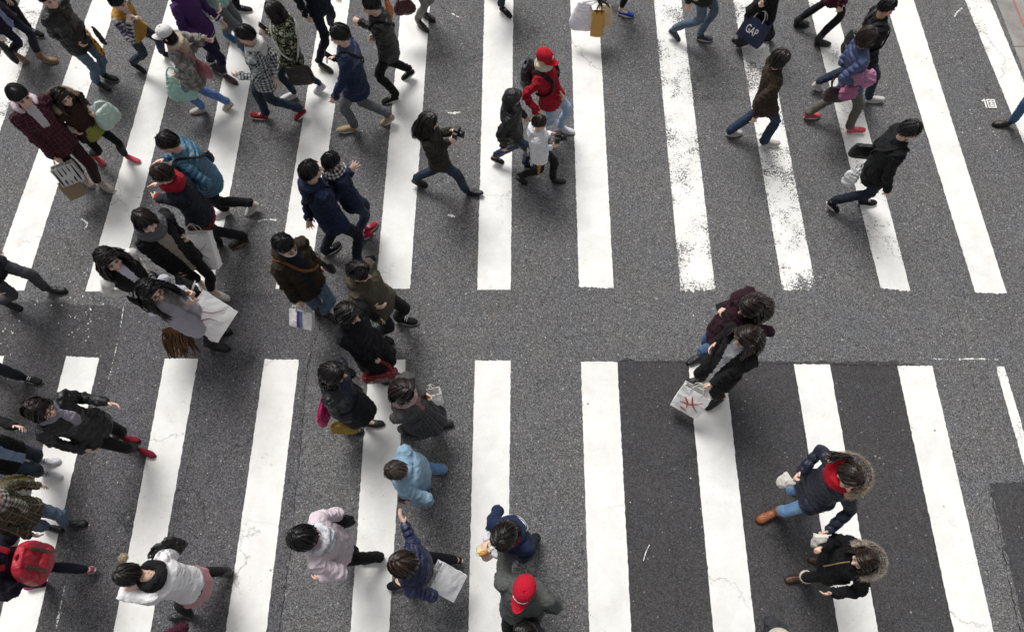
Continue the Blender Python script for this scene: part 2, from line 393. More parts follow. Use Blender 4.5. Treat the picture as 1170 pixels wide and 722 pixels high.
def build_body(j, sp, base):
    s = j.s; mb = MB(); torso(mb, j, -.010, wmul=.90); arms(mb, j, .040 * s, .032 * s, .026 * s); legs_(mb, j, .056 * s, .036 * s, .026 * s)
    mb.tube([j.sh[0] * .6 + j.sh[1] * .4, j.sh[0] * .4 + j.sh[1] * .6], [.05 * s, .05 * s], n=10, sub=1)
    headparts(mb, j, sp.get('sex', 'f'))
    for i in (0, 1):
        hand(mb, j, i); b, xa, za, fd = j.shoe[i]
        mb.tube([j.ank[i], j.ank[i] - za * .035 * s + xa * .02 * s, b + za * .03 * s, b + xa * .045 * s + za * .022 * s], np.array([.030, .027, .021, .014]) * s * (sp.get('shoes') or {}).get('big', 1.0), n=10, sub=2)
    me = remesh(mb, .0075, 2); P = getv(me); Q = (P - j.hc) / s; x, y, z = Q @ j.hx, Q @ j.hy, Q @ j.hz
    pt = np.zeros((len(P), 3)); fr = (y > .055) & (np.abs(x) < .07)
    pt[:, 0] = np.exp(-((x / .021) ** 2 + ((z + .061) / .0085) ** 2)) * fr * (1.0 if sp.get('sex', 'f') == 'f' else .55)
    pt[:, 0] += .25 * np.exp(-(((np.abs(x) - .042) / .02) ** 2 + ((z + .035) / .02) ** 2)) * fr
    pt[:, 1] = np.clip(1.5 * np.exp(-(((np.abs(x) - .033) / .019) ** 4 + ((z - .0225 - .004 * (np.abs(x) < .035)) / .0065) ** 2)), 0, 1) * fr
    pt[:, 1] += np.clip(.9 * np.exp(-(((np.abs(x) - .032) / .017) ** 4 + ((z - .010) / .006) ** 2)), 0, 1) * fr
    attr(me, 'paint', np.clip(pt, 0, 1))
    o = obj('person', me, skin(sp.get('skin', '#e2bfab')), origin=base)
    if sp.get('face', True):
        for q in (-1, 1):
            m = MB(); c = H(j, q * .031, .0735, -.001); m.ell(c, j.hx, j.hy, j.hz, (.0125 * s, .0100 * s, .0056 * s), 14, 9); me = m.mesh()
            P = getv(me); R_ = (P - c) / s; xx, zz = R_ @ j.hx, R_ @ j.hz; a = np.zeros((len(P), 3)); a[:, 0] = (xx ** 2 + zz ** 2) < .0047 ** 2; attr(me, 'iris', a)
            obj('eye', me, eyemat(), o)
    return o

def wrinkle(me, j, amp, scale=1.0, joints=True, seed=0, quilt=None, ax=None):
    P = getv(me); N = getn(me); s = j.s
    k = vnoise(P * 17 * scale + 9, seed); a = 1 - np.abs(2 * vnoise(np.c_[P[:, 0] * 13 + k * 1.6, P[:, 1] * 13 - k, P[:, 2] * 21] * scale, seed + 3) - 1)
    b = 1 - np.abs(2 * vnoise(P * 32 * scale + k[:, None] * 1.5, seed + 5) - 1)
    w = np.full(len(P), .55)
    if joints:
        for q in j.el + j.knee + [j.pel, j.spine[2]] + j.wr + j.ank + j.sh: w += .9 * np.exp(-((np.linalg.norm(P - q, axis=1) / .11) ** 2))
    d = amp * (np.clip(w, 0, 1.5) * ((a ** 2 - .35) + .45 * (b ** 2 - .35)))
    if quilt is not None and ax is not None:
        d = d * .45 + quilt[0] * (np.abs(np.sin(math.pi * ax / quilt[1])) ** .5 - .62)
    setv(me, P + N * d[:, None]); me.update()
def zones(me, j, nob=3):
    """nearest bone of each vertex: 0 torso, 1 left arm, 2 right arm; axial coordinate and angle"""
    P = getv(me); s = j.s
    sp_ = [j.pel - j.u * .5 * s] + j.spine; d0, a0 = polydist(P, sp_, .150 * s); d0 = np.maximum(d0, 0)
    D = [d0]; A = [a0]
    for i in (0, 1):
        d, a = polydist(P, [j.sh[i], j.el[i], j.wr[i]], .062 * s); D.append(d); A.append(a)
    D = np.array(D); A = np.array(A); z = D.argmin(0); idx = np.arange(len(P)); ax = A[z, idx]
    rel = P - j.pel; side = rel @ j.sr; fwd = rel @ j.fw; th = np.arctan2(side, fwd) * .14
    for i in (0, 1):
        m = z == i + 1; v = P[m] - j.el[i]; dd = nrm(j.wr[i] - j.sh[i]); e1 = nrm(j.sr - dd * (j.sr @ dd)); e2 = np.cross(dd, e1)
        th[m] = np.arctan2(v @ e1, v @ e2) * .055
    attr(me, 'buv', np.c_[ax, th, np.zeros(len(P))]); return P, z, ax, side, fwd
def facezone(me, vz, slots):
    n = len(me.polygons); L = np.empty(n, np.int32); me.polygons.foreach_get('loop_start', L); lv = np.empty(len(me.loops), np.int32); me.loops.foreach_get('vertex_index', lv)
    me.polygons.foreach_set('material_index', slots[vz[lv[L]]].astype(np.int32)); me.update()

def build_top(j, sp, root):
    t = sp['top']; s = j.s; th = t.get('thick', .020) * .62; kind = t.get('kind', 'jacket'); hemz = t.get('hem', -.13); mb = MB()
    belly = t.get('belly', .0); hem = None; fl = t.get('flare', .0)
    if hemz < -.10:
        hem = []
        for q in np.linspace(hemz, -.14, max(2, int((-.12 - hemz) / .07) + 1)): hem.append((q, .155 + fl * (-q - .1), .130 + fl * 1.1 * (-q - .1), .0))
    torso(mb, j, th, lo=max(-.11, hemz), hi=.50, belly=belly, hem=hem, wmul=.89 if sp.get('sex', 'f') == 'f' else 1.0)
    if hemz < -.05:       # the skirt of the jacket follows the thighs
        for i in (0, 1):
            q = min(1, (-hemz) / .40); e = j.hip[i] + (j.knee[i] - j.hip[i]) * q * .92; mb.tube([j.hip[i] + UP * .05 * s, j.hip[i], e], [.078 * s + th, .082 * s + th, .078 * s + th], n=16, sub=3, round_=False)
    slv = t.get('sleeve', 1.0); st = th + t.get('puff', 0)
    if slv: arms(mb, j, .042 * s + st * .8, .035 * s + st * .75, .028 * s + st * .6, slv if slv < 1 else 1.02)
    mb.tube([j.sh[0] + j.u * .0, j.spine[5] + j.u * .035 * s, j.sh[1]], [.052 * s + th * .6, .062 * s + th * .5, .052 * s + th * .6], n=12, sub=3)
    if t.get('collar', True): mb.tube([j.neck - j.u * .05 * s, j.neck + j.u * .012 * s], [.082 * s + th * .5, .070 * s + th * .35], n=16, sub=2, round_=False)
    me = remesh(mb, .0120, 3); sd = RNG.integers(0, 999)
    P, z, ax, side, fwd = zones(me, j)
    q = t.get('quilt'); wrinkle(me, j, t.get('wr', .021), seed=sd, quilt=q, ax=ax, scale=1 / max(s, .9) * (1.0 if s > .9 else 1.2))
    mats = [t['mat'], t.get('smat', t['mat']), t.get('inner', t['mat']), t.get('cuff', t.get('smat', t['mat'])), t.get('yoke', t['mat'])]
    vz = np.zeros(len(P), int); vz[z > 0] = 1; axn = ax / s
    la = (.275 + .235) * max(slv, .4)
    if 'cuff' in t: vz[(z > 0) & (axn > la - .05)] = 3
    if 'cuff' in t and t.get('hemband', True): vz[(z == 0) & (axn < .5 + hemz + .055)] = 3
    if 'inner' in t:
        w = t.get('open', .035) * s; v = w * (.5 + .9 * np.clip((axn - .55) / .4, 0, 1.2)); vz[(z == 0) & (np.abs(side) < v) & (fwd > 0) & (axn > .5 + t.get('inlo', -1))] = 2
    if 'yoke' in t: vz[(z == 0) & (axn > .5 + .36)] = 4
    facezone(me, vz, np.arange(5))
    name = {'coat': 'coat', 'shirt': 'shirt', 'sweater': 'sweater', 'hoodie': 'hoodie', 'vest': 'shirt'}.get(kind, 'jacket')
    o = obj(name, me, mats, root)
    if t.get('vest'):
        m2 = MB(); torso(m2, j, th + .026, lo=-.08, hi=.49); me2 = remesh(m2, .0125, 3); wrinkle(me2, j, .010, seed=sd + 1); obj('vest', me2, t['vest'], root)
    if t.get('zip'):
        m2 = MB(); pts = []
        for k in np.linspace(.0, .95, 10):
            c = j.pel + (j.neck - j.pel) * k; dep = np.interp(k * .54, [x[0] for x in TORSO], [x[2] for x in TORSO]) * s + th + .004; pts.append(c + j.fw * dep)
        m2.tube(pts, [.006] * 10, ref=j.sr, n=6, sub=2); obj('zip', m2, plain(t['zip'], .4, .3, 'zip_metal'), o)
    hood = t.get('hood')
    if hood == 'down':
        m2 = MB(); c = j.neck - j.u * .01 * s; a0 = np.linspace(-2.3, 2.3, 11)
        bg = 1.48 if t.get('fur') else 1.0; lf = .035 if t.get('fur') else 0
        pts = [c + (j.sr * math.sin(a) * .098 * bg - j.fw * (math.cos(a) * .092 * (bg + .2 * (bg > 1)) - .02 * (bg - 1))) * s + j.u * s * (.02 + lf + (.012 + lf) * math.cos(a)) - j.fw * .018 * s for a in (a0 if bg == 1 else a0 * .82)]
        m2.tube(pts, [(.020 + .018 * math.cos(a * .6)) * s for a in a0], ref=j.u, n=10, sub=2)
        m2.ell(c - j.fw * .115 * s - j.u * .055 * s, j.sr, j.fw, j.u, (.10 * s, .045 * s, .085 * s)); me2 = remesh(m2, .012, 3); zones(me2, j); wrinkle(me2, j, .018, 1.3, False, sd + 2)
        ho = obj('hood', me2, t.get('hoodmat', t['mat']), o)
        if t.get('fur'): fur(pts, .042 * s, t['fur'], o, up=j.u, n=9000)
    elif hood == 'up':
        a = np.linspace(0, 2 * math.pi, 28, endpoint=False); m2 = MB()
        e = lambda c, rr: m2.ell(H(j, *c), j.hx, j.hy, j.hz, [q_ * s for q_ in rr], 22, 14)
        e((0, -.016, .022), (.102, .112, .115)); e((0, -.03, -.06), (.105, .100, .09)); e((0, .045, .05), (.088, .07, .075)); m2.tube([j.neck - j.u * .05 * s, H(j, 0, -.02, -.06)], [.115 * s, .10 * s], n=16, sub=2)
        me2 = remesh(m2, .011, 3); P2 = getv(me2); Q = (P2 - j.hc) / s; x, y, zz = Q @ j.hx, Q @ j.hy, Q @ j.hz
        dep = np.exp(-((x / .062) ** 4 + ((zz + .02) / .085) ** 4)) * (y > .0); P2 -= np.outer(dep * np.clip(y - .045, 0, .1) * s, j.hy); setv(me2, P2); wrinkle(me2, j, .012, 1.2, False, sd)
        obj('hood', me2, t.get('hoodmat', t['mat']), o)
    return o
def fur(pts, r, color, parent, up, n=900, name='fur_trim'):
    pts = crom(np.array(pts), 6); m = MB(); m.tube(pts, [r * .72] * len(pts), n=10, sub=1)
    T = np.gradient(pts, axis=0); i = RNG.integers(0, len(pts), n); t = T[i] / np.linalg.norm(T[i], axis=1)[:, None]
    d = RNG.normal(size=(n, 3)); d /= np.linalg.norm(d, axis=1)[:, None]; d -= t * (d * t).sum(1)[:, None]; d /= np.linalg.norm(d, axis=1)[:, None] + 1e-9
    c = pts[i] + t * RNG.uniform(-.006, .006, (n, 1)) + d * r * .4; sdv = np.cross(d, t + RNG.normal(size=(n, 3)) * .6); sdv /= np.linalg.norm(sdv, axis=1)[:, None]
    tip = c + (d + t * RNG.normal(size=(n, 1)) * .5) * (r * RNG.uniform(.55, 1.15, (n, 1)))
    vv = np.empty((n, 3, 3)); vv[:, 0] = c - sdv * .0022; vv[:, 1] = c + sdv * .0022; vv[:, 2] = tip
    m.add(vv.reshape(-1, 3), [(3 * k, 3 * k + 1, 3 * k + 2) for k in range(n)])
    obj(name, m, fabric(color, 'tweed', '#d8cbb8'), parent)
def build_legs(j, sp, root):
    t = sp['legs']; s = j.s; mb = MB(); w = t.get('w', 1.0); kind = t.get('kind', 'trousers')
    torso(mb, j, -.004, lo=-.11, hi=.10, wmul=.93 if sp.get('sex', 'f') == 'f' else 1.0)
    r = (.081, .057, .047) if kind == 'trousers' else (.075, .050, .040)
    legs_(mb, j, r[0] * s * w, r[1] * s * w, r[2] * s * w * t.get('cuffw', 1), t.get('end', .97), .004 if kind == 'trousers' else .010)
    me = remesh(mb, .0125, 3); P = getv(me)
    ax = np.zeros(len(P)); best = np.full(len(P), 9.0); th = np.zeros(len(P))
    for i in (0, 1):
        d, a = polydist(P, [j.hip[i], j.knee[i], j.ank[i]], 1.0); m = d < best; best[m] = d[m]; ax[m] = a[m]; v = P - j.knee[i]; th[m] = (np.arctan2(v @ j.r, v @ j.f) * .06)[m]
    attr(me, 'buv', np.c_[ax, th, 0 * th]); wrinkle(me, j, t.get('wr', .013 if kind == 'trousers' else .006), seed=RNG.integers(0, 999))
    mats = [t['mat']]
    vz = np.zeros(len(P), int)
    if 'cuff' in t: mats.append(t['cuff']); vz[ax > .74 * s] = 1; facezone(me, vz, np.arange(2))
    if 'stripe' in t:
        mats.append(t['stripe'])
        for i in (0, 1):
            v = P - j.knee[i]; o_ = j.r * (1 if i else -1); m = (np.abs((v @ j.f)) < 9) & ((v @ o_) > .8 * r[1] * s * w) & (np.abs(np.arctan2(v @ j.f, v @ o_)) < .3); vz[m] = 1
        facezone(me, vz, np.arange(2))
    name = t.get('name', {'trousers': 'trousers', 'leggings': 'leggings'}.get(kind, 'trousers')); o = obj(name, me, mats, root)
    if 'skirt' in t:
        k = t['skirt']; m2 = MB(); a = np.arange(28) * 2 * math.pi / 28; rings = []; ln = k.get('len', .42)
        kn = (j.knee[0] + j.knee[1]) / 2
        for q in np.linspace(0, 1, 8):
            c = j.pel + UP * .08 * s * (1 - q) + (V(kn[0], kn[1], 0) - V(j.pel[0], j.pel[1], 0)) * q * .55 * (ln / .4) - UP * q * ln * s
            sp2 = abs((j.knee[0] - j.knee[1]) @ j.f) * .36 * q * (ln / .4)
            rr = (.150 + k.get('flare', .10) * q ** .8) * s; ripple = 1 + .05 * q * np.sin(a * 9 + 1)
            rings.append(c + np.outer(np.cos(a) * rr * ripple, j.r) + np.outer(np.sin(a) * (rr * .82 + sp2) * ripple, j.f))
        m2.loft(rings); me2 = remesh(m2, .0125, 2); P2 = getv(me2); rel = P2 - j.pel
        attr(me2, 'buv', np.c_[rel[:, 2], np.arctan2(rel @ j.r, rel @ j.f) * .17, 0 * rel[:, 2]]); wrinkle(me2, j, .014, .9, False, RNG.integers(0, 99)); obj('skirt', me2, k['mat'], root)
    return o
def build_shoes(j, sp, root):
    t = sp.get('shoes', {}); s = j.s * t.get('big', 1.0) * .87; n = 16; a = np.arange(n) * 2 * math.pi / n
    for i in (0, 1):
        b, xa, za, fd = j.shoe[i]; y = np.cross(za, xa); m = MB(); rings = []
        st = [(-.150, .020, .058), (-.140, .034, .082), (-.105, .040, .092), (-.06, .041, .088), (-.01, .045, .072), (.03, .049, .060), (.07, .047, .050), (.105, .036, .042), (.122, .018, .030)]
        if t.get('kind') == 'flat': st = [(x, w * .9, h * (.55 if -.12 < x < .0 else .85)) for x, w, h in st]
        for x, w, h in st:
            sn = np.sin(a); cs = np.cos(a); zz = np.where(sn > 0, h * np.abs(sn) ** .7, .004 * -np.abs(sn)); ww = np.sign(cs) * np.abs(cs) ** .75
            rings.append(b + xa * x * s - y * .006 * s * (1 if i else -1) * (x > .03) + np.outer(ww * w * s, y) + np.outer((zz + .012) * s, za))
        m.loft(rings)
        if t.get('kind') == 'boot':
            k = j.knee[i]; top = j.ank[i] + (k - j.ank[i]) * t.get('shaft', .35); m.tube([b - xa * .1 * s + za * .05 * s, j.ank[i], top], np.array([.042, .052, .060]) * s, n=14, sub=3)
        me = remesh(m, .009, 2); wrinkle(me, j, .004, 2.0, False, i); o = obj('shoe', me, t.get('mat', fabric('#202022', 'leather')), root)
        m = MB(); rings = []
        for z_, g in ((-.012, .92), (-.006, 1.0), (.012, 1.04), (.018, .98)):
            xs = np.cos(a) * .137 - .013; ws = np.sin(a); sh = np.interp(xs, [-.15, -.1, .03, .125], [.030, .041, .050, .034])
            rings.append(b + np.outer(xs * s * g, xa) + np.outer(np.sign(ws) * np.abs(ws) ** .7 * sh * s * g, y) + np.outer(np.full(n, z_ * s), za))
        m.loft(rings); obj('sole', m, t.get('sole', plain('#1a1a1a', .7, 0, 'rubber')), o)
        if t.get('lace'):
            m = MB()
            for q in range(4): c = b + xa * (-.035 + .022 * q) * s + za * (.086 - .009 * q) * s; m.tube([c - y * .024 * s, c + za * .004, c + y * .024 * s], [.0045] * 3, n=6, sub=1)
            obj('laces', m, fabric(t['lace']), o)
        if t.get('fur'):
            k = j.ank[i] + (j.knee[i] - j.ank[i]) * t.get('shaft', .35); u = nrm(j.knee[i] - j.ank[i]); e1 = nrm(np.cross(u, j.r)); e2 = np.cross(u, e1)
            fur([k + (e1 * math.cos(q) + e2 * math.sin(q)) * .06 * s for q in np.linspace(0, 6.3, 13)], .024, t['fur'], o, u, 350)

# ------------------------------------------------------------------ hair
def build_hair(j, sp, root):
    t = dict(style='short', c='#100d0c', n=640, mess=1.0); L0 = (sp.get('hair') or {}).get('len', 0); t['mess'] = 1.3 if (sp.get('hair') or {}).get('style', 'short') != 'short' else 1.7; t.update(sp.get('hair', {})); st = t['style']
    if st == 'none': return
    if 'c' not in (sp.get('hair') or {}): t['c'] = ('#100d0c', '#1a1311', '#140f0e', '#221813', '#0d0b0b')[int(sp['feet'][0][0] * 3 + sp['feet'][0][1]) % 5]
    s = j.s; hat = sp.get('hat'); L = t.get('len', {'short': 0, 'bob': .10, 'long': .30, 'pony': .0, 'bun': 0, 'bald': 0, 'crop': 0}.get(st, 0)); rng = np.random.default_rng(int(sp['feet'][0][0] * 7 + sp['feet'][0][1] + 1000))
    c0 = V(0, -.012, .018); R0 = V(.0825, .099, .1065) * t.get('vol', 1.0) + (0.004 if L else 0)
    if hat: R0 = R0 * .89; t['mess'] = .25
    azk = np.array([0, 25, 50, 70, 90, 110, 135, 180.]); bang = t.get('bang', 66)
    lim = {'short': [bang, bang + 3, bang + 12, 86, 92, 104, 122, 126], 'crop': [58, 60, 66, 80, 86, 100, 114, 118]}.get('short' if not L else 'x', [bang, bang + 4, bang + 16, 92, 100, 104, 104, 104])
    if st == 'crop': lim = [58, 60, 66, 80, 86, 100, 114, 118]
    lim = np.array(lim, float)
    def dirv(az, th): return np.stack([np.sin(th) * np.sin(az), np.sin(th) * np.cos(az), np.cos(th)], -1)
    def limit(az): return np.radians(np.interp(np.abs(np.degrees((az + np.pi) % (2 * np.pi) - np.pi)), azk, lim))
    def W(P): return j.hc + (P[..., :1] * j.hx + P[..., 1:2] * j.hy + P[..., 2:3] * j.hz) * s
    wind = t.get('wind', None); wind = V(0, 0, 0) if wind is None else np.asarray(wind, float)
    def hang(P0, az, frac, ln, off):
        """points below the hairline: hang down, out over the shoulders"""
        out = np.stack([np.sin(az), np.cos(az), 0 * az], -1); o = out[..., :1] * j.hx + out[..., 1:2] * j.hy; o[..., 2] = 0
        back = np.clip(-np.cos(az), 0, 1); l = frac * ln
        bul = (.018 * np.sin(np.minimum(l / .12, 1) * 1.57) + (.030 + back * .045) * np.clip(l / .15, 0, 1) * (1 if L > .15 else .25)) - (.02 * frac if L < .15 else 0)
        q = W(P0) + o * (bul * s)[..., None] - UP * (l * s)[..., None]
        lean_ = j.u * V(1, 1, 0)
        q = q - lean_ * (l * s)[..., None] * .8 + wind * (frac ** 1.3)[..., None]
        return q
    mb = MB()
    # under-shell
    nA, nT = 40, 12; az = np.linspace(-np.pi, np.pi, nA, endpoint=False); rows = []
    for k in range(nT):
        th = limit(az) * (k + .35) / (nT - .65); wob = 1 + .035 * (vnoise(np.c_[az * 2.2, th * 3, 0 * az], 5) - .5); rows.append(W(c0 + dirv(az, th) * R0 * wob[:, None]))
    hasL = L > 0; longm = np.abs(az) > rad(58 if L > .12 else 50)
    if hasL:
        P0 = c0 + dirv(az, limit(az)) * R0
        for k in range(1, 7):
            q = hang(P0, az, np.full(nA, k / 6), L * .93, 0); stay = rows[nT - 1] - j.hy * 0.004 * k; q[~longm] = stay[~longm]; rows.append(q)
    if t.get('bald'):
        rows[:6] = [rows[6] + (rows[7] - rows[6]) * -.06 * (6 - k) - j.hz * .012 * s for k in range(6)]
    ns = len(rows); Vv = np.concatenate([W((c0 + V(0, 0, R0[2]))[None])] + rows); F = [] if t.get('bald') else [(0, 1 + (i + 1) % nA, 1 + i) for i in range(nA)]
    for k in range(ns - 1):
        for i in range(nA):
            a, b = 1 + k * nA + i, 1 + k * nA + (i + 1) % nA
            if k >= nT - 1 and not (longm[i] and longm[(i + 1) % nA]): continue
            F.append((a, b, b + nA, a + nA))
    mb.add(Vv, F); nsh = len(Vv); sa = [np.c_[np.full(nsh, .3), np.full(nsh, .5), np.zeros(nsh)]]
    sa[0][1:, 1] = np.tile(np.linspace(0, 1, nA), ns); sa[0][1:, 2] = np.repeat(np.linspace(0, 1, ns), nA)
    # strands
    N = int(t['n'] * (1.35 if L > .12 else 1.0)); K = 10
    sidep = rng.choice([-1, 1], N); az1 = sidep * np.pi * np.sqrt(rng.uniform(.0, 1, N)) ** 1.0
    parted = (L > 0 or t.get('part')) and not t.get('nopart')
    px = t.get('px', .012 * rng.choice([-1, 1]))
    if parted:
        u_ = rng.uniform(0, 1, N); sa0 = np.radians(52 - 92 * u_)                     # along the parting, front to crown
        d0 = np.stack([np.sin(px * 6) + sidep * .02, np.sin(sa0), np.cos(sa0)], -1); d0 /= np.linalg.norm(d0, axis=1)[:, None]
        az1 = sidep * np.radians(np.clip(62 + 118 * u_ + rng.normal(0, 9, N), 40, 180)); th1 = limit(az1) * rng.uniform(.9, 1.03, N)
        if bang > 70:
            m = rng.uniform(size=N) < .22; az1[m] = sidep[m] * np.radians(rng.uniform(0, 55, m.sum())); th1[m] = limit(az1[m]) * rng.uniform(.9, 1.06, m.sum())
    else:
        a0 = az1 + rng.normal(0, .5, N); t0 = rng.uniform(.02, .75, N) ** 1.2 * .9 + (.62 if t.get('bald') else 0); d0 = dirv(a0, t0) @ np.array([[1, 0, 0], [0, math.cos(.3), .0], [0, 0, 1]]); d0[:, 1] -= .12; d0 /= np.linalg.norm(d0, axis=1)[:, None]
        sweep = rng.normal(t.get('sweep', .25), .25, N) * np.clip(1 - np.abs(az1) / 2, 0, 1); az1 = az1 + sweep; th1 = limit(az1) * rng.uniform(.72, 1.06, N)
    d1 = dirv(az1, th1); off = 1 + rng.uniform(-.01, .085, N) * t.get('mess', 1.0); stray = rng.uniform(size=N) < (.10 if not hat else 0); off[stray] += rng.uniform(.02, .10, stray.sum())
    om = np.arccos(np.clip((d0 * d1).sum(1), -.999, .999)); kk = np.linspace(0, 1, K); pts = np.empty((N, K, 3)); 
    mess = t.get('mess', 1.0)
    for q, k in enumerate(kk):
        d = (np.sin((1 - k) * om)[:, None] * d0 + np.sin(k * om)[:, None] * d1) / np.sin(om)[:, None]
        lift = off + .03 * mess * math.sin(math.pi * k) * rng.uniform(-.2, 1.0, N) + (.05 * mess * max(0, k - .8) * 5 * rng.uniform(-.4, 1, N) if not L else 0)
        pts[:, q] = W(c0 + d * R0 * lift[:, None])
    Pall = pts
    if hasL:
        m = np.abs(az1) > rad(54 if L > .12 else 48); P0 = c0 + d1 * R0 * off[:, None]; ln = L * rng.uniform(.8, 1.1, N) * np.where(np.abs(az1) < rad(75), .92, 1); ext = np.empty((N, 8, 3))
        for q in range(8):
            e = hang(P0, az1, np.full(N, (q + 1) / 8), ln, 0); e += (vnoise(np.c_[az1 * 3, np.full(N, q * .35), off * 40], 2)[:, None] - .5) * .030 * s * (q + 1) / 5 * mess * np.array([1, 1, .3]); ext[:, q] = e
        ext[~m] = pts[~m][:, -1:, :]; Pall = np.concatenate([pts, ext], 1)
    KK = Pall.shape[1]; T = np.gradient(Pall, axis=1); cen = j.hc - UP * 0.03
    nr = Pall - cen; nr[..., 2] *= .7; sd = np.cross(T, nr); sd /= np.linalg.norm(sd, axis=2)[..., None] + 1e-9
    tw = rng.normal(0, .55, (N, 1, 1)); nr /= np.linalg.norm(nr, axis=2)[..., None]; sd = sd + nr * tw
    wd = .0058 * s * rng.uniform(.6, 1.25, N)[:, None] * np.interp(np.linspace(0, 1, KK), [0, .12, .75, 1], [.7, 1, .85, .06])[None]
    A = Pall - sd * wd[..., None]; B = Pall + sd * wd[..., None]; vv = np.stack([A, B], 2).reshape(-1, 3); F = []
    for i in range(N):
        b = i * KK * 2
        for k in range(KK - 1): F.append((b + 2 * k, b + 2 * k + 1, b + 2 * k + 3, b + 2 * k + 2))
    mb.add(vv, F); sv = np.empty((N, KK, 2, 3)); sv[..., 0] = rng.uniform(0, 1, N)[:, None, None]; sv[..., 1] = rng.uniform(0, 1, N)[:, None, None]; sv[..., 1] += np.array([-.01, .01]); sv[..., 2] = np.linspace(0, 1, KK)[None, :, None]
    sa.append(sv.reshape(-1, 3))
    if st in ('pony', 'bun') or t.get('tail'):
        m2 = MB(); b = H(j, 0, -.105, .03)
        if st == 'bun': m2.ell(H(j, 0, -.10, .07), j.hx, j.hy, j.hz, (.045 * s, .042 * s, .042 * s), 16, 11)
        else:
            w = t.get('tail', V(0, 0, -.26)); 
            for q in range(46):
                o = rng.normal(0, .010, 3); e = rng.normal(0, .028, 3); pp = [b + o * .4, b - j.hy * .045 * s + o, b - j.hy * .05 * s + w * .5 + o + e * .5, b - j.hy * .04 * s + w + e]; m2.tube(pp, [.006, .008, .007, .002], n=5, sub=3)
        nb = sum(len(x) for x in m2.v); mb.add(np.concatenate(m2.v), m2.f); sa.append(np.c_[rng.uniform(0, .6, nb), rng.uniform(0, 1, nb), np.zeros(nb)])
    me = mb.mesh(); attr(me, 'strand', np.concatenate(sa)); obj('hair', me, hairmat(t['c']), root)
    if st == 'bald':
        pass

# ------------------------------------------------------------------ worn pieces
def cap(j, c, root, mark='#e8e2dc', mkind='band'):
    s = j.s; m = MB(); n = 28; a = np.arange(n) * 2 * math.pi / n; rings = []
    for z, k in ((.030, 1.0), (.05, 1.01), (.08, .97), (.105, .84), (.122, .62), (.132, .34), (.135, .06)): rings.append(np.array([H(j, math.cos(q) * .086 * k, math.sin(q) * .104 * k - .012, z) for q in a]))
    m.loft(rings, cap=True); o = obj('cap', m, fabric(c), root)
    m = MB(); us = np.linspace(-1, 1, 13); P = []; F = []
    for lay in (0, 1):
        for v in np.linspace(0, 1, 5):
            for u in us:
                x = .080 * u * (1 - .12 * v); y0 = -.012 + .104 * math.sqrt(max(0, 1 - (u * .080 / .0861) ** 2)); y = y0 - .008 + v * .100 * math.sqrt(max(0, 1 - u ** 2 * .86)); P.append(H(j, x, y, .036 - .012 * v - .026 * u * u + lay * .007))
    for lay in (0, 1):
        for i in range(4):
            for k in range(12):
                b = lay * 65 + i * 13 + k; q = (b, b + 1, b + 14, b + 13); F.append(q if lay else q[::-1])
    ed = [4 * 13 + k for k in range(13)]
    for k in range(12): F.append((ed[k], ed[k + 1], ed[k + 1] + 65, ed[k] + 65))
    for e in (0, 12):
        for i in range(4): b = i * 13 + e; F.append((b, b + 13, b + 78, b + 65))
    m.add(np.array(P), F); obj('brim', m, fabric(c), o)
    m = MB(); m.ell(H(j, 0, -.012, .138), j.hx, j.hy, j.hz, (.010 * s, .010 * s, .006 * s), 10, 6); obj('button', m, fabric(c), o)
    if mark:
        m = MB()
        def seg(u0, z0, u1, z1, w=.006):
            P = []
            for u, z in ((u0, z0), (u1, z1)):
                k = np.interp(z, [.03, .05, .08, .105, .122], [1, 1.01, .97, .84, .62]); q = math.pi / 2 - u / .09
                P.append(H(j, math.cos(q) * .089 * k, math.sin(q) * .107 * k - .012, z))
            m.tube(P, [w * .5 * s] * 2, n=6, sub=1)
        if mkind == 'band':
            for k in range(9): u = -.05 + .0125 * k; seg(u, .058 + .006 * (k % 2), u + .006, .084 - .004 * (k % 3), .010)
            seg(-.062, .048, .0, .048, .010); seg(.0, .048, .062, .048, .010)
        elif mkind == 'letter':
            seg(-.012, .09, -.012, .055, .010); seg(-.012, .09, .016, .084, .010); seg(.016, .084, .012, .070, .010); seg(.012, .070, -.012, .070, .010); seg(-.0, .07, .018, .054, .010)
        else: seg(-.014, .088, .014, .072, .012); seg(-.014, .07, .016, .09, .010)
        obj('emblem', m, fabric(mark), o)
    return o
def beanie(j, c, root, kind='tweed', c2='#777777'):
    m = MB(); a = np.arange(28) * 2 * math.pi / 28; rings = []
    for z, k in ((.0, 1.04), (.02, 1.09), (.045, 1.06), (.05, 1.0), (.08, .95), (.11, .78), (.132, .48), (.142, .1)): rings.append(np.array([H(j, math.cos(q) * .090 * k, math.sin(q) * .106 * k - .014, z - .018 * math.sin(q + math.pi) * (z < .06)) for q in a]))
    m.loft(rings); me = remesh(m, .01, 1); obj('beanie', me, fabric(c, kind, c2), root)
